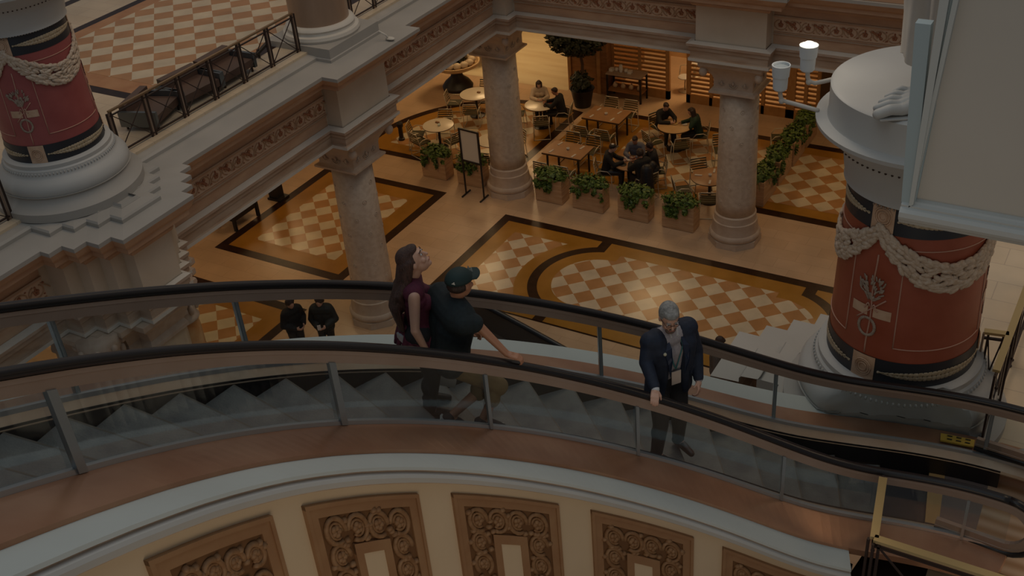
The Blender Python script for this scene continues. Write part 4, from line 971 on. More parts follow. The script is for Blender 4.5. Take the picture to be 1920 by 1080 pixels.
# planters
def leaves(mb, c, r, n, rnd, size=.07, droop=0):
    for i in range(n):
        v = Vector((rnd.gauss(0,1), rnd.gauss(0,1), rnd.gauss(0,1))).normalized(); q = rnd.uniform(.6,1)
        p = Vector(c)+Vector((v.x*r[0]*q, v.y*r[1]*q, v.z*r[2]*q)); s = size*rnd.uniform(.6,1.3)
        a = Vector((rnd.gauss(0,1), rnd.gauss(0,1), rnd.gauss(0,.6)+.2)).normalized(); b = a.cross(v+Vector((.01,.02,.3))).normalized(); nn_ = a.cross(b)*.25*s
        mb.add([p-a*s, p+b*s*.6+nn_*.3, p+a*s, p-b*s*.6+nn_*.3], [(0,1,2,3)], 0)
def planter(x0, x1, y0, y1, label, h=.72, seed=1, w=None):
    r = empty('ivy_planter', ((x0+x1)/2, (y0+y1)/2, 0), label, 'planter', 'wooden planters with ivy'); rnd = random.Random(seed)
    mb = MB(); t = .03; mb.box(x0,x1,y0,y0+t,.02,h); mb.box(x0,x1,y1-t,y1,.02,h); mb.box(x0,x0+t,y0+t,y1-t,.02,h); mb.box(x1-t,x1,y0+t,y1-t,.02,h); mb.box(x0+.02,x1-.02,y0+.02,y1-.02,.0,.02)
    for z in (.24,.47): mb.box(x0-.006,x1+.006,y0-.006,y1+.006,z,z+.012)
    bx = mb.build('box', m_planter, r)
    mb = MB(); mb.box(x0+t,x1-t,y0+t,y1-t,h-.08,h-.05); mb.build('soil', m_bark, r)
    mb = MB(); cx, cy = (x0+x1)/2, (y0+y1)/2; hx, hy = (x1-x0)/2, (y1-y0)/2
    leaves(mb, (cx,cy,h+.06), (hx+.10,hy+.12,.20), 520, rnd, .06)
    for k in range(9):
        if hx > hy: px_, py_ = rnd.uniform(x0,x1), y0-.04
        else: px_, py_ = rnd.choice((x0-.04, x1+.04)), rnd.uniform(y0,y1)
        L = rnd.uniform(.1,.42)
        leaves(mb, (px_,py_,h-.02-L/2), (.07,.05,L/2), int(14+70*L), rnd, .05)
    for i in range(60):
        a = rnd.uniform(0, 2*PI); p = Vector((cx+hx*math.cos(a), cy+hy*math.sin(a), h)); mb.tube([p, p+Vector((math.cos(a)*.08, math.sin(a)*.08, rnd.uniform(-.25,.1)))], .004, 3)
    mb.build('ivy', m_leaf, r)
PL = [(-6.53,-5.72,'wooden ivy planter at the far left of the cafe front, left of the notice board'),(-5.32,-4.5,'wooden ivy planter standing behind the framed notice board'),(-2.77,-1.95,'wooden ivy planter just right of the corner column'),(-1.62,-.72,'wooden ivy planter second to the right of the corner column'),(-.27,.59,'wooden ivy planter third to the right of the corner column'),(.99,1.86,'wooden ivy planter just left of the right stone column')]
for i, (a, b, lb) in enumerate(PL): planter(a, b, 2.8, 3.22, lb, seed=i+3)
for i, (a, b, lb) in enumerate(((4.72,5.75,'nearest wooden ivy planter of the row running back beside the right stone column'),(5.95,7.0,'second wooden ivy planter of the row running back'),(7.15,8.2,'third wooden ivy planter of the row running back'),(8.4,9.3,'farthest wooden ivy planter of the row running back'))): planter(2.62, 3.04, a, b, lb, seed=i+20)

# potted tree
r = empty('potted_tree', (-4.35,8.75,0), 'tall dark potted tree beside the wooden partition', 'plant')
mb = MB(); mb.lathe([(.26,0),(.36,.55),(.40,.60),(.36,.60),(.33,.54)], (-4.35,8.75), 28); mb.build('pot', m_dark, r, 'auto')
mb = MB(); mb.tube([(-4.35,8.75,.5),(-4.3,8.75,1.4),(-4.38,8.72,2.0),(-4.3,8.75,2.6)], [.06,.05,.045,.03], 8); mb.build('trunk', m_bark, r, True)
rnd = random.Random(5); mb = MB(); leaves(mb, (-4.4,8.6,2.45), (1.0,.85,.72), 3800, rnd, .08); leaves(mb, (-4.35,8.7,.85), (.36,.36,.35), 350, rnd, .08); mb.build('crown', m_leafd, r)

# stone flower bowl on a dark pedestal
r = empty('flower_bowl', (-8.95,8.55,0), 'wide pale bowl of flowers on a black round pedestal', 'planter')
c = (-8.95,8.55)
mb = MB(); mb.lathe([(.50,0),(.52,.10),(.42,.25),(.22,.42),(.16,.60),(.20,.68)], c, 32); mb.build('pedestal', m_dark, r, 'auto')
mb = MB(); mb.lathe([(.20,.68),(.55,.72),(.78,.84),(.82,.95),(.76,.95),(.70,.88),(0,.86)], c, 40, caps=False); mb.build('bowl', mat('bowl_stone', (.55,.36,.17), .5, (.62,.44,.24), 4), r, 'auto')
mb = MB()
for i in range(14):
    a = 2*PI*i/14; mb.ell((c[0]+.55*math.cos(a), c[1]+.55*math.sin(a), .98), (.15,.15,.11), seg=8, rg=6)
mb.build('white_flowers', mat('petals', (.68,.55,.40), .6), r, True)
mb = MB(); leaves(mb, (c[0],c[1],1.12), (.42,.42,.22), 300, rnd, .08); mb.build('foliage', m_leafd, r)
r = empty('flower_bowl', (-9.7,10.9,0), 'pale bowl of orange flowers farther back, half hidden by the beam', 'planter'); c = (-9.7,10.9)
mb = MB(); mb.lathe([(.4,0),(.2,.4),(.2,.7),(.7,.85),(.75,.95),(0,.9)], c, 28, caps=False); mb.build('bowl', m_tabletop, r, 'auto')
mb = MB(); 
for i in range(12):
    a = 2*PI*i/12; mb.ell((c[0]+.4*math.cos(a), c[1]+.4*math.sin(a), 1.05), (.17,.17,.15), seg=8, rg=6)
mb.build('flowers', mat('orange_petals', (.55,.28,.14), .6), r, True)

# sideboard with small goods
r = empty('sideboard', (-3.2,9.7,0), 'dark sideboard table with a grey top beside the louvered screens', 'table')
mb = MB(); mb.box(-3.85,-2.62,9.42,9.98,.86,.90); mb.build('table_top', mat('grey_top', (.36,.27,.20), .4), r)
mb = MB(); mb.box(-3.82,-2.65,9.45,9.95,.30,.34); mb.build('shelf', m_wood, r)
for x in (-3.81,-2.66):
    for y in (9.46,9.94): l = MB(); l.bar((x,y,0),(x,y,.86),.05); l.build('leg', m_dark, r)
names = [('white folded napkin stack','napkin stack'),('white bowl','bowl'),('white jug','jug'),('white plate pile','plates'),('small cream box','box')]
for i in range(5):
    x = -3.75+.16*i; mb = MB()
    if i in (0, 4): mb.box(x-.06,x+.06,9.6,9.75,.90,.99)
    else: mb.lathe([(.05,.90),(.07,.94+.05*(i==2)),(.05,1.0+.14*(i==2)),(.0,1.0+.14*(i==2))], (x,9.68+.05*(i % 2)), 14, caps=False)
    o = mb.build(('napkin_stack','bowl','jug','plate_pile','box')[i], m_paper, None); tag(o, names[i][0]+' on the dark sideboard', names[i][1])
for i in range(4):
    x = -3.65+.28*i; mb = MB(); mb.lathe([(.06,.34),(.08,.42),(.04,.52)], (x,9.7), 12); o = mb.build('jar', mat('jar_tan', (.50,.36,.24), .5), None, True); tag(o, ['leftmost','second','third','rightmost'][i]+' small jar on the lower shelf of the sideboard', 'jar', 'jars on the sideboard shelf')
# white round stool seen through the gap
def stool(x, y, label):
    r = empty('stool', (x, y, 0), label, 'stool', 'pale chairs seen through the screens')
    mb = MB(); mb.ell((x,y,.48), (.24,.24,.05)); mb.build('seat', m_paper, r, True)
    mb = MB(); mb.tube([(x,y,.02),(x,y,.46)], .03, 8); mb.lathe([(.22,0),(.22,.02),(.03,.04)], (x,y), 20); mb.build('pedestal', m_chairmetal, r, True)
    mb = MB(); mb.tube([(x-.22,y+.05,.5),(x-.25,y+.2,.75),(x,y+.27,.8),(x+.25,y+.2,.75),(x+.22,y+.05,.5)], .02, 6); mb.build('back_hoop', m_chairmetal, r, True)
stool(-1.75,10.9,'pale shell chair seen through the gap between the screens'); stool(-1.9,12.1,'pale chair farther back through the gap between the screens')

# framed notice board on an easel
r = empty('easel_sign', (-4.45,2.3,0), 'blank white notice board in a black frame on thin legs beside the corner column', 'sign')
A = Vector((-4.77,2.36,0)); B = Vector((-4.14,2.30,0)); U = Vector((0,0,1)); t = Vector((.0,-.0,0))
mb = MB(); mb.bar(A+U*2.03,B+U*2.03,.045,.05); mb.bar(A+U*1.08,B+U*1.08,.045,.05); mb.bar(A+U*1.06,A+U*2.05,.05,.045); mb.bar(B+U*1.06,B+U*2.05,.05,.045); mb.build('frame', m_dark, r)
mb = MB(); mb.add([A+U*1.09,B+U*1.09,B+U*2.02,A+U*2.02], [(0,1,2,3)]); mb.build('sheet', mat('sheet_white', (.64,.62,.58), .5), r)
for p in (A, B):
    l = MB(); l.bar(p+U*.02, p+U*1.08, .035); l.bar(p+U*.02+Vector((0,-.22,0)), p+U*.02+Vector((0,.22,0)), .035); l.build('leg', m_dark, r)
# black bollard
r = empty('bollard', (-8.5,4.55,0), 'short black bollard on the inlaid floor left of the cafe tables', 'bollard')
mb = MB(); mb.lathe([(.10,0),(.10,.06),(.07,.08),(.07,.42),(.10,.46),(.10,.56),(.05,.62)], (-8.5,4.55), 16); mb.build('post', m_dark, r, 'auto')
# display stand with colourful goods and a tall black stand under the left beam
r = empty('display_stand', (-9.9,-1.75,0), 'black display stand full of small golden goods below the left beam', 'display')
mb = MB()
for x in (-10.25,-9.62):
    for y in (-1.84,-.92): mb.bar((x,y,0),(x,y,1.15),.08)
mb.box(-10.28,-9.60,-1.86,-.90,.30,.74)
mb.box(-10.28,-9.58,-1.88,-1.82,.95,1.02); mb.box(-10.28,-9.58,-.94,-.88,.95,1.02); mb.build('frame', m_dark, r)
mb = MB(); rnd = random.Random(3); mb.box(-10.22,-9.66,-1.80,-.96,.74,.80)
for i in range(110): mb.ell((-10.2+.52*rnd.random(), -1.78+.80*rnd.random(), .82+.12*rnd.random()), (.045,.04,.03), seg=6, rg=4)
mb.build('goods', mat('golden_goods', (.60,.40,.18), .4, (.15,.06,.03), 12), r)
r = empty('poster_stand', (-9.75,.1,0), 'tall narrow black poster stand below the left beam', 'sign')
mb = MB(); mb.box(-9.95,-9.65,-.05,.25,.06,1.7); mb.box(-9.98,-9.5,-.1,.3,0,.06); mb.build('body', m_dark, r)
# ------------------------------------------------------------------ people
def V(*a): return Vector(a)
def hand(mb, w, d, n, side, curl=.6, sc=1.0, thumb_in=.6):
    """w wrist, d finger direction, n palm-side normal, side = +1/-1 thumb side along d x n"""
    d = d.normalized(); n = (n - d*n.dot(d)).normalized(); s = d.cross(n)*side
    P = lambda u, v, h: w + (d*u + s*v - n*h)*sc
    mb.cap(w, P(.03,0,0), .027*sc, .028*sc)
    for v in (-.028, -.010, .010, .028): mb.cap(P(.02,v*.7,0), P(.088,v,.002), .0165*sc, .0135*sc, 10)
    fl = (.062,.074,.080,.072)   # little .. index
    for k, v in enumerate((-.031,-.011,.010,.031)):
        p = P(.09, v, .002); a = curl*.35; L = fl[k]*sc; rad = (.0078,.0088,.009,.0088)[k]*sc
        for seg, (fr, da) in enumerate(((.45,curl*.7),(.32,curl*.9),(.26,curl*.7))):
            q = p + (d*math.cos(a)+n*math.sin(a))*L*fr*1.15; mb.cap(p, q, rad, rad*.93, 9); p = q; rad *= .93; a += da
    p0 = P(.022, .028, -.004); p1 = p0 + (s*.6+d*.75+n*thumb_in*.5).normalized()*.040*sc; p2 = p1 + (s*.15+d*.9+n*thumb_in).normalized()*.032*sc
    mb.cap(p0, p1, .0135*sc, .0105*sc, 9); mb.cap(p1, p2, .0105*sc, .0088*sc, 9)

def person(name, label, P0, az, J, mats, opts=None, group=None):
    """J: joints in the local frame (right, forward, up) metres."""
    O = dict(vox=.0075, fem=False, hair='short', skin=m_skin, sleeve='long', legs='long', small=False, hc=.7, jacket=False); O.update(opts or {})
    r = empty(name, P0, label, 'person', group)
    F = V(math.cos(az), math.sin(az), 0); Rr = V(math.sin(az), -math.cos(az), 0); P0 = Vector(P0); U = V(0,0,1)
    W = lambda p: P0 + Rr*p[0] + F*p[1] + U*p[2]
    D = lambda p: Rr*p[0] + F*p[1] + U*p[2]
    sc_ = O.get('scale', 1)
    j = {k: W(tuple(q*(sc_ if i == 2 else 1) for i, q in enumerate(v))) for k, v in J.items() if k not in ('hd','hdl','hnl','hdr','hnr')}
    hk = 1.0 if O['small'] else 1.09
    j.update({k: Vector(v) for k, v in O.get('jw', {}).items()})
    wdt = .9 if O['fem'] else 1.0
    hd = D(J.get('hd', (0,1,0))).normalized()                 # facing direction of the head
    hs = hd.cross(U).normalized(); hu = hs.cross(hd)          # head right, head up
    HM = Matrix((hs, hd, hu)).transposed() * hk; hc = j['head']
    H = lambda x, y, z: hc + HM @ V(x, y, z)
    seg = 10 if O['small'] else 16
    def torso(mb, e, lo=0, hi=1):
        sh = (j['shr']-j['shl']); shn = sh.normalized()
        mb.cap(j['shl'].lerp(j['shr'],.18), j['shl'].lerp(j['shr'],.82), (.088*wdt+e), (.088*wdt+e), seg)
        c = j['chest']
        for s_ in (-1, 1):
            mb.cap(c+shn*.072*s_*wdt, j['waist']+shn*.055*s_*wdt, .105*wdt+e, .092*wdt+e, seg)
            mb.cap(j['waist']+shn*.055*s_*wdt, j['pelvis']+shn*.075*s_, .092*wdt+e, .105+e*.9, seg)
            mb.cap(j['chest']+shn*.10*s_*wdt+U*.05, (j['shl'] if s_ < 0 else j['shr'])*.55+j['chest']*.45, .085+e, .075+e, seg)
        if O.get('belly'): mb.ell(j['waist']+F*.05, (.15+e,.15+e,.15+e))
        if O['fem']:
            for s_ in (-1, 1): mb.ell(j['chest']+shn*.075*s_+F*.075+U*.0, (.068+e*.6,.062+e*.6,.065+e*.6), seg=12, rg=8)
    def arm(mb, S, e, fr=1.0, full=True):
        sh, el, wr = j['sh'+S], j['el'+S], j['wr'+S]
        mb.cap(sh, sh.lerp(el, min(fr*2,1)), .055*wdt+e, (.055-.015*min(fr*2,1))*wdt+e, seg)
        if fr > .5: mb.cap(el, el.lerp(wr, fr*2-1), .042*wdt+e, (.042-.015*(fr*2-1))*wdt+e, seg)
    def leg(mb, S, e, fr=1.0):
        hp, kn, an = j['hip'+S], j['kn'+S], j['an'+S]
        mb.cap(hp, hp.lerp(kn, min(fr*2,1)), .086+e, (.086-.030*min(fr*2,1))+e, seg)
        if fr > .5:
            mb.cap(kn, kn.lerp(an, fr*2-1), .056+e, (.056-.018*(fr*2-1))+e, seg)
            m = kn.lerp(an,.33); b = (kn-an).normalized(); back = F - b*F.dot(b)
            mb.ell(m-back*.018, (.052+e,.052+e,.10), seg=seg, rg=8)
    # one continuous skin body
    mb = MB(); torso(mb, -.008)
    for S in 'lr':
        arm(mb, S, 0)
        leg(mb, S, -.004)
        mb.cap(j['an'+S], j['toe'+S].lerp(j['an'+S],.3), .038, .034, seg); mb.cap(j['toe'+S].lerp(j['an'+S],.4), j['toe'+S], .036, .026, seg)
        dd = (j['wr'+S]-j['el'+S]).normalized(); hdv = D(J['hd'+S]) if ('hd'+S) in J else dd
        nv = D(J['hn'+S]) if ('hn'+S) in J else (-Rr if S == 'r' else Rr)
        hand(mb, j['wr'+S], hdv, nv, O.get('th'+S, 1 if S == 'r' else -1), O['hc'], .98 if not O['fem'] else .9)
    mb.cap(j['neck']-U*.03, H(0,-.015,-.06), .058*wdt, .054*wdt, seg)
    mb.ell(H(0,-.012,.022), (.073,.092,.098), HM, seg=20, rg=14)
    mb.ell(H(0,.018,-.045), (.056,.066,.072), HM, seg=18, rg=12); mb.ell(H(0,.062,-.088), (.026,.024,.021), HM, seg=12, rg=8)
    mb.cap(H(0,.080,.018), H(0,.100,-.020), .010, .014, 10); mb.ell(H(0,.078,-.056), (.027,.016,.013), HM, seg=12, rg=8)
    mb.cap(H(-.032,.076,.034), H(.032,.076,.034), .011, .011, 8)
    for s_ in (-1, 1): mb.ell(H(.074*s_,-.008,-.004), (.010,.020,.032), HM, seg=10, rg=8); mb.ell(H(.036*s_,.060,-.028), (.022,.022,.022), HM, seg=10, rg=8)
    body = remesh(mb.build('body', O['skin'], r, True), O['vox'], 3)
    if not O['small']:
        for s_ in (-1, 1):
            e = MB(); e.ell(H(.031*s_,.0785,.014), (.0125,.0085,.0065), HM, seg=12, rg=8); ey = e.build('eye', m_eyew, body, True)
            e = MB(); e.ell(H(.031*s_,.0845,.0135), (.0062,.004,.0060), HM, seg=10, rg=6); e.build('iris', m_eyed, ey, True)
            e = MB(); e.cap(H(.017*s_,.090,.036), H(.047*s_,.079,.037), .0045, .0035, 6); e.build('eyebrow', O.get('browm', m_hairdk), body, True)
        e = MB(); e.cap(H(-.020,.090,-.057), H(.020,.090,-.057), .0048, .0048, 6); e.build('mouth', m_lip, body, True)
    # clothes
    if mats.get('top'):
        mb = MB(); torso(mb, .012+O.get('bulk',0))
        fr = {'long':.97,'short':.40,'none':.0}[O['sleeve']]
        for S in 'lr':
            if fr: arm(mb, S, .014+O.get('bulk',0)*.6, fr)
        if O['sleeve'] != 'none': mb.cap(j['neck']-U*.035, j['neck']+U*.0, .068, .060, seg)
        t = remesh(mb.build('jacket' if O['jacket'] else ('tank_top' if O['fem'] and fr == 0 else 'shirt'), mats['top'], r, True), max(O['vox']*1.25, .009), 3)
        r['_t'] = 0; del r['_t']
    if mats.get('pants'):
        mb = MB(); shn = (j['shr']-j['shl']).normalized(); fr = {'long':.97,'short':.52,'mini':.3}[O['legs']]
        mb.cap(j['pelvis']-shn*.07+U*.02, j['pelvis']+shn*.07+U*.02, .125, .125, seg)
        for S in 'lr': leg(mb, S, .017, fr); mb.cap(j['pelvis'], j['hip'+S], .10, .095, seg)
        remesh(mb.build('trousers' if fr > .9 else 'shorts', mats['pants'], r, True), max(O['vox']*1.25, .009), 3)
    for S in 'lr':
        if mats.get('shoe'):
            mb = MB(); a = j['an'+S]; t = j['toe'+S]; dn = (t-a); dl = dn.normalized()
            mb.cap(a-dl*.03-U*.02, a.lerp(t,.5), .042, .040, seg); mb.cap(a.lerp(t,.5), t+dl*.015, .041, .032, seg); mb.cap(a+U*.0, a-U*.02, .045, .045, seg)
            sh = remesh(mb.build('shoe', mats['shoe'], r, True), .009, 2)
            if mats.get('sole'):
                sd = dn.cross(U).normalized(); up = sd.cross(dl); q = []
                for u, w in ((-.06,.030),(.02,.036),(.10,.046),(.17,.042),(.205,.02)): q.append((u,w))
                pts = [a+dl*u+sd*w-up*.055 for u, w in q]+[a+dl*u-sd*w-up*.055 for u, w in reversed(q)]
                m2 = MB(); m2.rings([pts, [p+up*.025 for p in pts]], True, 0, True); m2.build('sole', mats['sole'], sh)
                m2 = MB(); m2.ell(t+dl*.005, (.036,.036,.03)); m2.build('toe_cap', mats['sole'], sh, True)
    # hair
    hm = mats.get('hair', m_hairdk); mb = MB()
    if O['hair'] in ('short','long','bob'):
        mb.ell(H(0,-.026,.036), (.080,.092,.094), HM, seg=20, rg=14); mb.ell(H(0,.020,.078), (.062,.066,.038), HM, seg=16, rg=10)
        for s_ in (-1, 1): mb.ell(H(.062*s_,-.02,.02), (.018,.045,.05), HM, seg=12, rg=8)
    if O['hair'] == 'undercap':
        mb.ell(H(0,-.030,.0), (.079,.086,.060), HM, seg=20, rg=12)
    if O['hair'] == 'long':
        nb = random.Random(2)
        for k in range(13):
            a = math.radians(-100+200*k/12); x = .072*math.sin(a); y = -.03-.072*math.cos(a)
            p0 = H(x, y, .03); p1 = p0 - U*.14 - F*.03 + Rr*x*.15; lx = nb.uniform(-.02,.02); L_ = .42 if abs(k-6) < 5 else .24
            p2 = p1 + (-F*.085) + Rr*(x*.55+lx) - U*(L_*.5); p3 = p2 - U*(L_*.5) + F*.03 + Rr*lx
            mb.cap(p0, p1, .034, .034, 10); mb.cap(p1, p2, .034, .030, 10); mb.cap(p2, p3, .030, .012, 10)
    if O['hair'] == 'bob':
        for k in range(11):
            a = math.radians(-120+240*k/10); x = .074*math.sin(a); y = -.02-.074*math.cos(a); mb.cap(H(x,y,.03), H(x*1.08,y,-.10), .030, .022, 8)
    if O['hair'] == 'curly':
        nb = random.Random(4)
        for k in range(60):
            a = nb.uniform(0,2*PI); b = nb.uniform(-.9,1.5); mb.ell(H(.085*math.cos(b)*math.sin(a), -.03-.085*math.cos(b)*abs(math.cos(a)), .03+.09*math.sin(b)), (.034,.034,.034), seg=8, rg=6)
        mb.ell(H(0,-.026,.036), (.086,.094,.098), HM, seg=20, rg=14)
    if mb.v: remesh(mb.build('hair', hm, r, True), .009 if not O['small'] else .014, 1)
    return r, W, D, H, HM, j

BT = lambda s, o: EP(s, o, 0, False).z-.945
def st(s, o):   # point standing on the step under (s,o)
    k = int((2.05-s)/PITCH); a = 2.05-(k+1)*PITCH; z = EP(a+PITCH/2, 0, 0, False).z-.945; p = EP(s, o); return (p.x, p.y, z)

# --- man in the navy blazer
m_navyj = mat('navy_blazer', (.007,.013,.030), .75, (.010,.019,.042), 30)
m_shirtw = mat('pale_shirt', (.36,.34,.36), .7, (.30,.28,.31), 60)
P0 = st(-.10, -.22)
Jm = dict(head=(.035,.075,1.625), hd=(.20,.90,-.30), neck=(.0,.01,1.49), shl=(-.19,.0,1.40), shr=(.20,.03,1.385), chest=(0,.02,1.26), waist=(0,.0,1.05), pelvis=(0,-.02,.93),
          ell=(-.285,-.02,1.10), wrl=(-.22,.14,.90), elr=(.335,.06,1.13), wrr=(.33,.25,.965), hipl=(-.09,-.02,.88), hipr=(.10,0,.88), knl=(-.10,.03,.47), anl=(-.13,-.06,.08), toel=(-.17,.10,.035),
          knr=(.12,.07,.47), anr=(.14,.02,.08), toer=(.06,.17,.035), hdr=(.45,.75,-.25), hnr=(.1,-.1,-1), hdl=(.3,.6,-.6), hnl=(.7,-.3,-.3))
az_m = math.radians(-38)
r, W, D, H, HM, j = person('person', 'grey-haired bearded man in a navy blazer with one hand on the near handrail', P0, az_m, Jm,
    dict(top=m_shirtw, pants=mat('charcoal_trousers', (.014,.013,.015), .8), shoe=mat('brown_shoe', (.045,.022,.014), .35), hair=m_hairgr), dict(vox=.0065, browm=m_hairgr, hc=1.0, sleeve='long', jw=dict(elr=EP(-.36,-.36,.17), wrr=EP(-.36,-.60,.075)), thr=1))
# blazer: open at the front, covers back, sides, shoulders and arms
def blazer():
    mb = MB(); F_ = D((0,1,0)); R_ = D((1,0,0)); U = V(0,0,1); e = .034
    for S, sg in (('l',-1),('r',1)):
        o_ = 'r' if S == 'l' else 'l'
        mb.cap(j['sh'+S].lerp(j['sh'+o_],.13)+F_*.006, j['sh'+S].lerp(j['sh'+o_],.03)+U*.004, .116, .098, 16)
        mb.cap(j['neck']-U*.075+R_*sg*.06-F_*.02, j['sh'+S]+U*.004, .070, .078, 16)
        mb.cap(j['neck']-U*.10+R_*sg*.135+F_*.022, j['chest']+R_*sg*.135+F_*.060+U*.06, .086, .086, 14)
        mb.cap(j['chest']+R_*sg*.135+F_*.055+U*.06, j['waist']+R_*sg*.125+F_*.045, .088, .080, 14)
        mb.cap(j['sh'+S], j['el'+S], .076, .064, 16); mb.cap(j['el'+S], j['el'+S].lerp(j['wr'+S],.90), .062, .048, 16)
        top = j['chest']+R_*sg*.13+F_*.00+U*.06; lo = j['pelvis']+R_*sg*.135+F_*.01-U*.12
        mb.cap(j['sh'+S].lerp(j['chest'],.25), top, .085, .105, 16)
        mb.cap(top, j['waist']+R_*sg*.115, .108, .098, 16); mb.cap(j['waist']+R_*sg*.115, lo, .100, .098, 16)
        fr = [j['chest']+R_*sg*.115+F_*.085+U*.10, j['chest']+R_*sg*.105+F_*.105-U*.06, j['waist']+R_*sg*.10+F_*.10, j['pelvis']+R_*sg*.125+F_*.085-U*.14]
        for a, b in zip(fr, fr[1:]): mb.cap(a, b, .042, .042, 12)
    for x in (-.06, .06):
        mb.cap(j['neck']-U*.10+R_*x-F_*.045, j['chest']+R_*x-F_*.07+U*.10, .070, .085, 14)
        mb.cap(j['chest']+R_*x-F_*.07+U*.10, j['waist']+R_*x-F_*.055, .082, .075, 14); mb.cap(j['waist']+R_*x-F_*.055, j['pelvis']+R_*x-F_*.06-U*.10, .078, .080, 14)
    o = remesh(mb.build('blazer', m_navyj, r, True), .010, 4)
    lp = MB()
    for sg in (-1, 1):
        q = [j['neck']+R_*sg*.065+F_*.045-U*.035, j['chest']+R_*sg*.125+F_*.125+U*.08, j['chest']+R_*sg*.10+F_*.155-U*.06, j['waist']+R_*sg*.07+F_*.15-U*.0, j['chest']+R_*sg*.060+F_*.150-U*.02, j['chest']+R_*sg*.055+F_*.125+U*.10]
        n_ = F_*.012; lp.rings([q, [p+n_ for p in q]], True, 0, True)
    lp.build('lapel', mat('navy_lapel', (.012,.022,.052), .6), o)
    b = MB(); b.ell(j['chest']+R_*.125+F_*.143+U*.065, (.016,.016,.016)); b.build('pin', mat('pin', (.5,.48,.35), .3), o, True)
blazer()
F_ = D((0,1,0)); R_ = D((1,0,0)); U = V(0,0,1)
mb = MB()
for sg in (-1, 1): mb.cap(j['neck']+R_*sg*.045+F_*.03+U*.0, j['neck']+R_*sg*.03+F_*.085-U*.055, .018, .014, 8)
mb.build('collar', mat('collar_pale', (.46,.46,.47), .6), r, True)
mb = MB()
for sg in (-1, 1): mb.tube([j['neck']+R_*sg*.055+F_*.02, j['chest']+R_*sg*.062+F_*.118+U*.08, j['waist']+R_*sg*.02+F_*.125+U*.10, j['waist']+F_*.128+U*.05], .006, 6)
ly = mb.build('lanyard', mat('lanyard_teal', (.03,.16,.17), .5), r, True)
mb = MB(); c = j['waist']+F_*.132-U*.0; mb.add([c+R_*x+U*z+F_*e for e in (0,.006) for x, z in ((-.045,-.11),(.045,-.11),(.045,.03),(-.045,.03))], [(0,1,2,3),(7,6,5,4),(0,4,5,1),(1,5,6,2),(2,6,7,3),(3,7,4,0)]); mb.build('badge', mat('badge_cream', (.52,.44,.38), .5), ly)
mb = MB(); mb.ell(H(0,.055,-.088), (.042,.034,.034), HM); mb.ell(H(0,.088,-.043), (.030,.010,.008), HM)
for s_ in (-1,1): mb.cap(H(.034*s_,.066,-.055), H(.030*s_,.062,-.09), .013, .015, 8)
remesh(mb.build('beard', mat('beard_dark', (.10,.06,.05), .8, (.16,.12,.10), 60), r, True), .007, 1)
mb = MB()
for s_ in (-1, 1):
    mb.tube([H(.031*s_+.019*math.cos(t), .094, .012+.013*math.sin(t)) for t in [2*PI*i/14 for i in range(14)]], .0022, 5, closed=True); mb.tube([H(.050*s_,.092,.016), H(.076*s_,.0,.014)], .0022, 5)
mb.tube([H(-.011,.095,.014), H(.011,.095,.014)], .0022, 5); mb.build('eyeglasses', m_dark, r, True)
mb = MB(); e0 = j['elr'].lerp(j['wrr'],.90); mb.cap(e0, j['wrr'], .040, .037, 14); mb.build('shirt_cuff', mat('cuff_white', (.55,.57,.60), .6), r, True)

# --- woman with long brown hair
P0 = st(-2.25, .06); az_w = math.radians(38)
Jw = dict(head=(.0,.04,1.585), hd=(.05,.80,.55), neck=(0,-.01,1.43), shl=(-.165,-.01,1.35), shr=(.165,.0,1.35), chest=(0,.0,1.21), waist=(0,.01,1.02), pelvis=(0,-.01,.90),
          ell=(-.24,.0,1.07), wrl=(-.22,.12,.83), elr=(.235,-.03,1.06), wrr=(.215,.04,.80), hipl=(-.085,0,.86), hipr=(.085,0,.86), knl=(-.09,.06,.47), anl=(-.09,0,.08), toel=(-.10,.14,.03), knr=(.09,.05,.47), anr=(.10,-.02,.08), toer=(.11,.13,.03), hdr=(-.1,.35,-.8), hnr=(-.8,.1,-.2))
r, W, D, H, HM, j = person('person', 'woman with long brown hair in a burgundy sleeveless top looking up beside the cap wearer', P0, az_w, Jw,
    dict(top=mat('burgundy_top', (.075,.010,.028), .8, (.10,.014,.036), 40), pants=mat('dark_jeans', (.014,.014,.018), .8), shoe=m_dark, hair=mat('hair_brown', (.035,.016,.012), .5, (.085,.038,.028), 30, bump=.5, bscale=70, stretch=(3,3,.5))), dict(vox=.0065, fem=True, hair='long', sleeve='none', hc=.5, scale=(EP(-2.25,0).z+.63-P0[2])/1.69))
mb = MB(); 
for k in range(18):
    a = 2*PI*k/18; mb.cap(j['pelvis']+V(.13*math.cos(a), .12*math.sin(a), .08), j['pelvis']+V(.20*math.cos(a), .18*math.sin(a), -.10), .030, .022, 8)
remesh(mb.build('peplum', MATS['burgundy_top'], r, True), .012, 2)
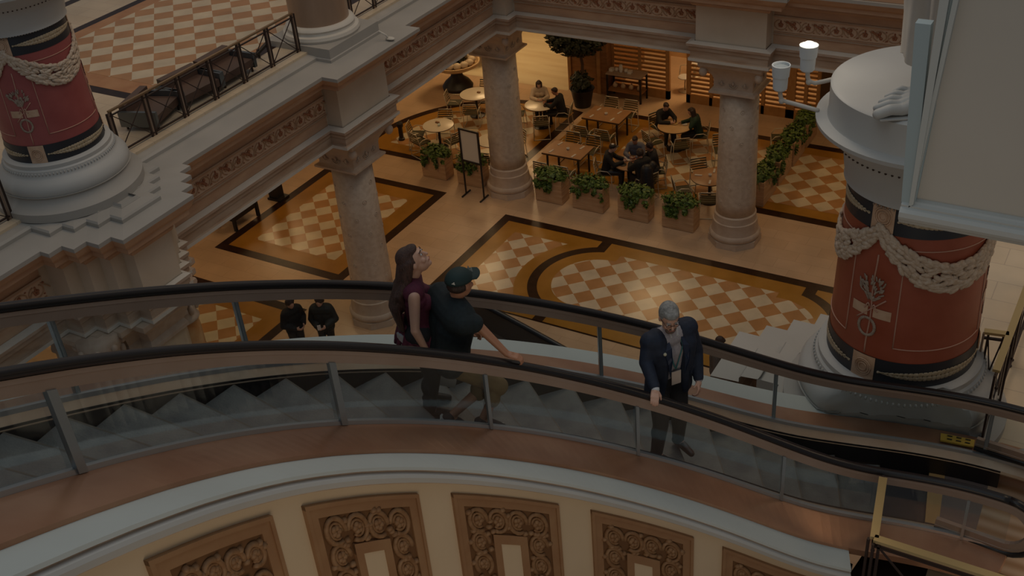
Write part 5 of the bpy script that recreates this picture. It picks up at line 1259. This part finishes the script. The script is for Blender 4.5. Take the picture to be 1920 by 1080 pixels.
# phone in her back pocket and white shopping bag
tagp = MB(); tagp.bar(j['pelvis']+V(-.10,-.14,.0), j['pelvis']+V(-.03,-.17,.0), .02, .06); tag(tagp.build('phone', mat('phone_silver', (.35,.36,.38), .3)), 'silver edged phone in the back pocket of the long-haired woman', 'phone')
p = EP(-1.95, .0); b = EP(-2.32,.02)
bag = empty('shopping_bag', (p.x, p.y, st(-2.2,0)[2]+.22), 'white paper shopping bag hanging between the woman and the cap wearer', 'bag')
mb = MB(); c = Vector((p.x-.12, p.y-.10, st(-2.2,0)[2]+.42)); mb.box(-.14,.14,-.05,.05,-.19,.19,0,Matrix.Translation(c) @ Matrix.Rotation(math.radians(25),4,'Z') @ Matrix.Rotation(.25,4,'Y')); mb.build('body', mat('bag_white', (.55,.57,.58), .6), bag)
mb = MB(); mb.tube([c+V(-.07,-.0,.18), c+V(-.04,.0,.30), c+V(.04,.02,.30), c+V(.07,.02,.18)], .006, 6); mb.build('handle', m_dark, bag, True)

# --- man in dark cap and shirt, seen from behind
P0 = st(-2.11, -.20); az_c = math.radians(52)
Jc = dict(head=(.02,.135,1.445), hd=(-.42,.88,-.05), neck=(0,.05,1.30), shl=(-.235,.02,1.215), shr=(.215,.06,1.19), chest=(-.01,.03,1.06), waist=(-.01,.0,.88), pelvis=(0,-.04,.74),
          ell=(-.30,.03,.94), wrl=(-.20,.17,.74), elr=(.30,.27,1.045), wrr=(.42,.50,.985), hipl=(-.10,-.03,.70), hipr=(.10,-.02,.70), knl=(.06,.30,.40), anl=(.10,-.12,.16), toel=(.14,-.01,.04),
          knr=(.20,.30,.42), anr=(.20,.12,.10), toer=(.27,.25,.04), hdr=(.5,.8,-.3), hnr=(0,-.1,-1), hdl=(0,1,-.2), hnl=(.6,0,-.6))
m_shg = mat('dark_green_shirt', (.006,.012,.015), .85, (.009,.018,.022), 30)
r, W, D, H, HM, j = person('person', 'man in dark cap, dark polo shirt and tan shorts, one hand on the near handrail', P0, az_c, Jc,
    dict(top=m_shg, pants=mat('khaki_shorts', (.20,.135,.055), .8, (.16,.10,.04), 20), shoe=mat('black_canvas', (.02,.02,.022), .7), sole=mat('white_rubber', (.62,.60,.55), .6), hair=m_hairdk), dict(vox=.0065, skin=m_skin2, hair='undercap', sleeve='short', legs='short', bulk=.038, hc=1.0, scale=(EP(-2.11,0).z+.54-P0[2])/1.545, jw=dict(wrr=EP(-1.80,-.60,.075), elr=EP(-1.98,-.44,.22))))
mb = MB(); rs = []
for k in range(9):
    t = PI/2*k/8; rs.append([H(.092*math.cos(t)*math.cos(a), -.018+.108*math.cos(t)*math.sin(a), .035+.088*math.sin(t)) for a in [2*PI*i/28 for i in range(28)]])
mb.rings(rs, True, 0, True); cap_ = mb.build('cap', mat('cap_green', (.008,.028,.028), .75), r, True)
mb = MB(); q = []
for i in range(13):
    a = math.radians(15+150*i/12); q.append(H(.088*math.cos(a), .055+.125*math.sin(a)-.01, .042-.018*abs(math.cos(a))))
q2 = [H(.084*math.cos(math.radians(15+150*i/12)), -.018+.100*math.sin(math.radians(15+150*i/12)), .045) for i in range(13)]
mb.rings([q2, q, [p+HM@V(0,0,.006) for p in q], [p+HM@V(0,0,.006) for p in q2]], False); mb.build('brim', MATS['cap_green'], cap_)
mb = MB(); mb.add([H(x, .098-.4*z*z, .055+z) for x, z in ((-.028,.0),(.028,.0),(.018,.038),(0,.012),(-.018,.038))], [(0,1,2,3,4)]); mb.build('logo_patch', mat('logo_white', (.6,.6,.55), .5), cap_)
mb = MB(); mb.add([H(x,y,z) for x,y,z in ((.03,-.118,.055),(.055,-.106,.05),(.05,-.108,.075))], [(0,1,2)]); mb.build('strap_patch', MATS['logo_white'], cap_)

# --- small figures in the hall
def stand(x, y, az, label, top, hair='short', bulk=.03, arms='down', extra=None):
    J = dict(head=(0,.05,1.60), hd=(.1,.85,-.5), neck=(0,0,1.46), shl=(-.19,0,1.38), shr=(.19,0,1.38), chest=(0,0,1.25), waist=(0,0,1.05), pelvis=(0,0,.93), ell=(-.27,.0,1.12), wrl=(-.12,.22,1.08), elr=(.27,.0,1.12), wrr=(.10,.22,1.06),
             hipl=(-.1,0,.88), hipr=(.1,0,.88), knl=(-.1,.03,.47), anl=(-.11,0,.08), toel=(-.12,.13,.03), knr=(.1,.02,.47), anr=(.11,0,.08), toer=(.13,.13,.03))
    if extra: J.update(extra)
    return person('person', label, (x, y, 0), az, J, dict(top=top, pants=m_dark, shoe=m_dark), dict(vox=.014, small=True, hair=hair, bulk=bulk))
CAMD = lambda x, y: math.atan2(-20.35-y, 11.19-x)
bl1 = mat('black_coat', (.010,.009,.009), .8); bl2 = mat('dark_puffer', (.016,.018,.016), .7)
r_, *_r = stand(-4.14,-5.75, CAMD(-4.1,-5.8)+.5, 'curly-haired person in a black coat, left one of two standing behind the glass', bl1, 'curly', .03)
r_, W_, *_r = stand(-3.56,-5.40, CAMD(-3.6,-5.4)-.35, 'person in dark hooded jacket with a pale phone, right one of two behind the glass', bl2, 'curly', .05)
mb = MB(); mb.bar(W_((-.02,.33,1.12)), W_((.05,.36,1.12)), .02, .12); tag(mb.build('phone', m_paper), 'pale phone held by the standing person in the hooded jacket', 'phone')
stand(4.86,-3.3, math.radians(20), 'dark-haired person in a grey coat beyond the far handrail right of the suited man', mat('grey_coat', (.11,.085,.07), .8), 'short', .04)
r = empty('stroller', (4.2,-3.4,0), 'dark pushchair with a tan hood beside the person in the grey coat', 'stroller')
mb = MB(); mb.ell((4.15,-3.35,.85), (.22,.16,.30)); mb.build('hood', mat('hood_tan', (.26,.15,.07), .7), r, True)
mb = MB(); mb.bar((4.0,-3.35,.2),(4.45,-3.35,1.0),.04); mb.bar((4.3,-3.35,.15),(4.0,-3.35,.7),.04)
for x in (4.0,4.35): mb.tube([(x+.1*math.cos(t),-3.35,.11+.1*math.sin(t)) for t in [2*PI*i/12 for i in range(12)]], .02, 6, closed=True)
mb.build('frame', m_dark, r, True)
r = empty('handbag', (5.3,-3.0,0.0), 'dark bag held out at the right of the person in the grey coat', 'bag')
mb = MB(); mb.box(5.15,5.5,-3.15,-2.95,.65,.95); mb.build('body', m_dark, r); mb = MB(); mb.tube([(5.2,-3.05,.95),(5.25,-3.05,1.12),(5.4,-3.05,1.12),(5.45,-3.05,.95)],.015,6); mb.build('handle', m_dark, r)

def sitp(x, y, face, label, top, hair='short', sk=None, lean=.10, pants=None, bulk=.02, arms=None):
    az = math.radians(face)
    J = dict(head=(0,.08+lean,1.20), hd=(0,.9,-.35), neck=(0,lean*.8,1.06), shl=(-.18,lean*.6,.98), shr=(.18,lean*.6,.98), chest=(0,lean*.4,.86), waist=(0,.0,.66), pelvis=(0,-.03,.53), ell=(-.26,.14+lean,.80), wrl=(-.10,.36+lean,.82), elr=(.26,.14+lean,.80), wrr=(.08,.36+lean,.82),
             hipl=(-.10,.03,.50), hipr=(.10,.03,.50), knl=(-.12,.42,.49), anl=(-.12,.40,.08), toel=(-.13,.53,.03), knr=(.12,.42,.49), anr=(.12,.38,.08), toer=(.13,.52,.03))
    if arms: J.update(arms)
    return person('person', label, (x, y, 0), az, J, dict(top=top, pants=pants or m_dark, shoe=m_dark), dict(vox=.014, small=True, hair=hair, bulk=bulk, skin=sk or m_skin, fem=hair in ('long','bob')))
def sit_at(t, deg, dist, *a, **k):
    th = math.radians(deg); sitp(TABS[t][0]+dist*math.cos(th), TABS[t][1]+dist*math.sin(th), deg+180, *a, **k)
sit_at(2, 120, .66, 'seated woman with a dark bob in a white top, right of the corner column', mat('white_top', (.60,.48,.36), .7), 'bob')
sit_at(2, 15, .66, 'seated man in black at the pale table, his back to the potted tree', bl1, 'short', m_skin2)
sit_at(4, 150, .66, 'seated man in black leaning over the tan round table', bl1, 'short', None, .16)
sit_at(4, 20, .66, 'seated woman with long dark hair in dark green at the tan round table', mat('dark_green_top', (.012,.035,.02), .8), 'long', None, .12, arms=dict(ell=(-.25,.2,.82), wrl=(-.06,.16,1.04)))
sit_at(6, 100, .66, 'seated man in a grey-blue shirt at the far side of the crowded table', mat('greyblue_shirt', (.13,.13,.16), .8), 'short', m_skin2)
rr_ = sitp(TABS[6][0]-.66*math.cos(math.radians(20)), TABS[6][1]-.66*math.sin(math.radians(20)), 20, 'seated man in black with a white-fronted cap at the left of the crowded table', bl1, 'short')
sit_at(6, 330, .64, 'dark-haired seated person in black at the crowded table, back to the planters', bl1, 'curly', m_skin2, .14, bulk=.05)
sit_at(6, 30, .66, 'seated person in a dark vest with bare forearms at the right of the crowded table', mat('black_vest', (.014,.013,.014), .8), 'curly', m_skin2, .08)
rr_cap = empty('cap', (0,0,0), 'dark cap with a white front on the seated man left of the crowded table', 'cap')
cxx = TABS[6][0]-.66*math.cos(math.radians(20))+.18*math.cos(math.radians(20)); cyy = TABS[6][1]-.66*math.sin(math.radians(20))+.18*math.sin(math.radians(20))
mb = MB(); mb.ell((cxx,cyy,1.26), (.095,.095,.07)); mb.ell((cxx+.09,cyy+.04,1.25), (.08,.06,.012)); mb.build('crown', m_dark, rr_cap, True)
mb = MB(); mb.ell((cxx+.0,cyy+.0,1.285), (.06,.06,.055)); mb.build('front_panel', m_paper, rr_cap, True)
r = empty('coat', (-.05,4.1,0), 'black shiny coat hung over the chair at the right of the crowded table', 'coat')
mb = MB(); mb.cap((.12,3.82,.30),(.05,3.95,.92),.20,.17); mb.cap((.02,3.75,.15),(.12,4.25,.80),.14,.16); mb.cap((-.1,3.7,.3),(.1,4.2,.95),.15,.12)
remesh(mb.build('cloth', mat('shiny_black', (.010,.010,.012), .45, bump=.6, bscale=25), r, True), .02, 3)
# ------------------------------------------------------------------ lights
def area(name, loc, sx, sy, energy, col, rot=(0,0,0), spread=None):
    L = bpy.data.lights.new(name, 'AREA'); L.shape = 'RECTANGLE'; L.size = sx; L.size_y = sy; L.energy = energy; L.color = col
    if spread: L.spread = spread
    o = bpy.data.objects.new(name, L); COL.objects.link(o); o.location = loc; o.rotation_euler = rot; return o
G = 1.0
area('skylight', (8,-15,26), 16, 20, 2100*G, (.82,.93,1.0))
area('hall_glow', (3,-2,23), 10, 10, 2200*G, (1.0,.74,.50))
area('curved_wall_fill', (10.8,-19.0,9.4), 3, 3, 150*G, (1.0,.76,.50), (math.radians(70),0,math.radians(42)))  # added warm fill aimed at the curved wall, not a fitting of the hall
warm = (1.0,.66,.32)
for x, y, e in ((-6.8,5.8,150),(-.8,6.2,150),(5.2,6.5,150),(-7.5,-.3,120),(-7.5,-6.8,150),(-.5,12,420),(-9,11.5,560),(-14,4,150),(6.5,11.8,160),(-14,-7,180)):
    area('ceiling_light', (x,y,5.0), 1.6, 1.6, e*G, warm)
for x, y, e in ((-7,-4,115),(-7,2,95),(-7.5,-11,80),(13,-8,130),(13,0,100),(2,9,200)):
    area('upper_ceiling_light', (x,y,12.2), 2.2, 2.2, e*G, (1.0,.70,.42))
# recessed downlights in the lower ceiling
k = 0
for x in (-8.6,-7.4,-6.2):
    for y in (-1.6,-.2,1.2): 
        mb = MB(); mb.lathe([(.07,5.045),(.05,5.055),(0,5.055)], (x,y), 16, caps=False); o = mb.build('downlight', mat('downlight_glow', (1,.9,.7), .5, emit=(1,.85,.6), es=14)); tag(o, 'small round recessed downlight in the ceiling over the left floor panel', 'lamp', 'recessed ceiling downlights')
W_ = bpy.data.worlds.new('world'); SC.world = W_; W_.use_nodes = True
bg = W_.node_tree.nodes['Background']; bg.inputs[0].default_value = (.80,.82,.86,1); bg.inputs[1].default_value = .45*G

# ------------------------------------------------------------------ camera
cam = bpy.data.cameras.new('camera'); co = bpy.data.objects.new('camera', cam); COL.objects.link(co); SC.camera = co
Rm = Matrix(((0.8634730515377851, 0.49835317040156957, -0.07783576824782912), (-0.2215614514307272, 0.5133778612245203, 0.8290679675662584), (0.4531278103448685, -0.698632442100452, 0.5537038001827544)))
co.matrix_world = Matrix.Translation((11.19152525,-20.35448351,15.14315876)) @ Rm.transposed().to_4x4()
cam.sensor_width = 36; cam.lens = 2099.48*36/1920; cam.clip_end = 200
SC.view_settings.view_transform = 'Standard'; SC.view_settings.look = 'None'; SC.view_settings.gamma = 1; SC.view_settings.exposure = -1.95
SC.view_settings.use_curve_mapping = False
SC.cycles.max_bounces = 8; SC.cycles.transparent_max_bounces = 12; SC.cycles.diffuse_bounces = 3; SC.cycles.glossy_bounces = 3
try: SC.cycles.use_denoising = True
except Exception: pass
SC.cycles.sample_clamp_indirect = 4; SC.cycles.caustics_reflective = False; SC.cycles.caustics_refractive = False
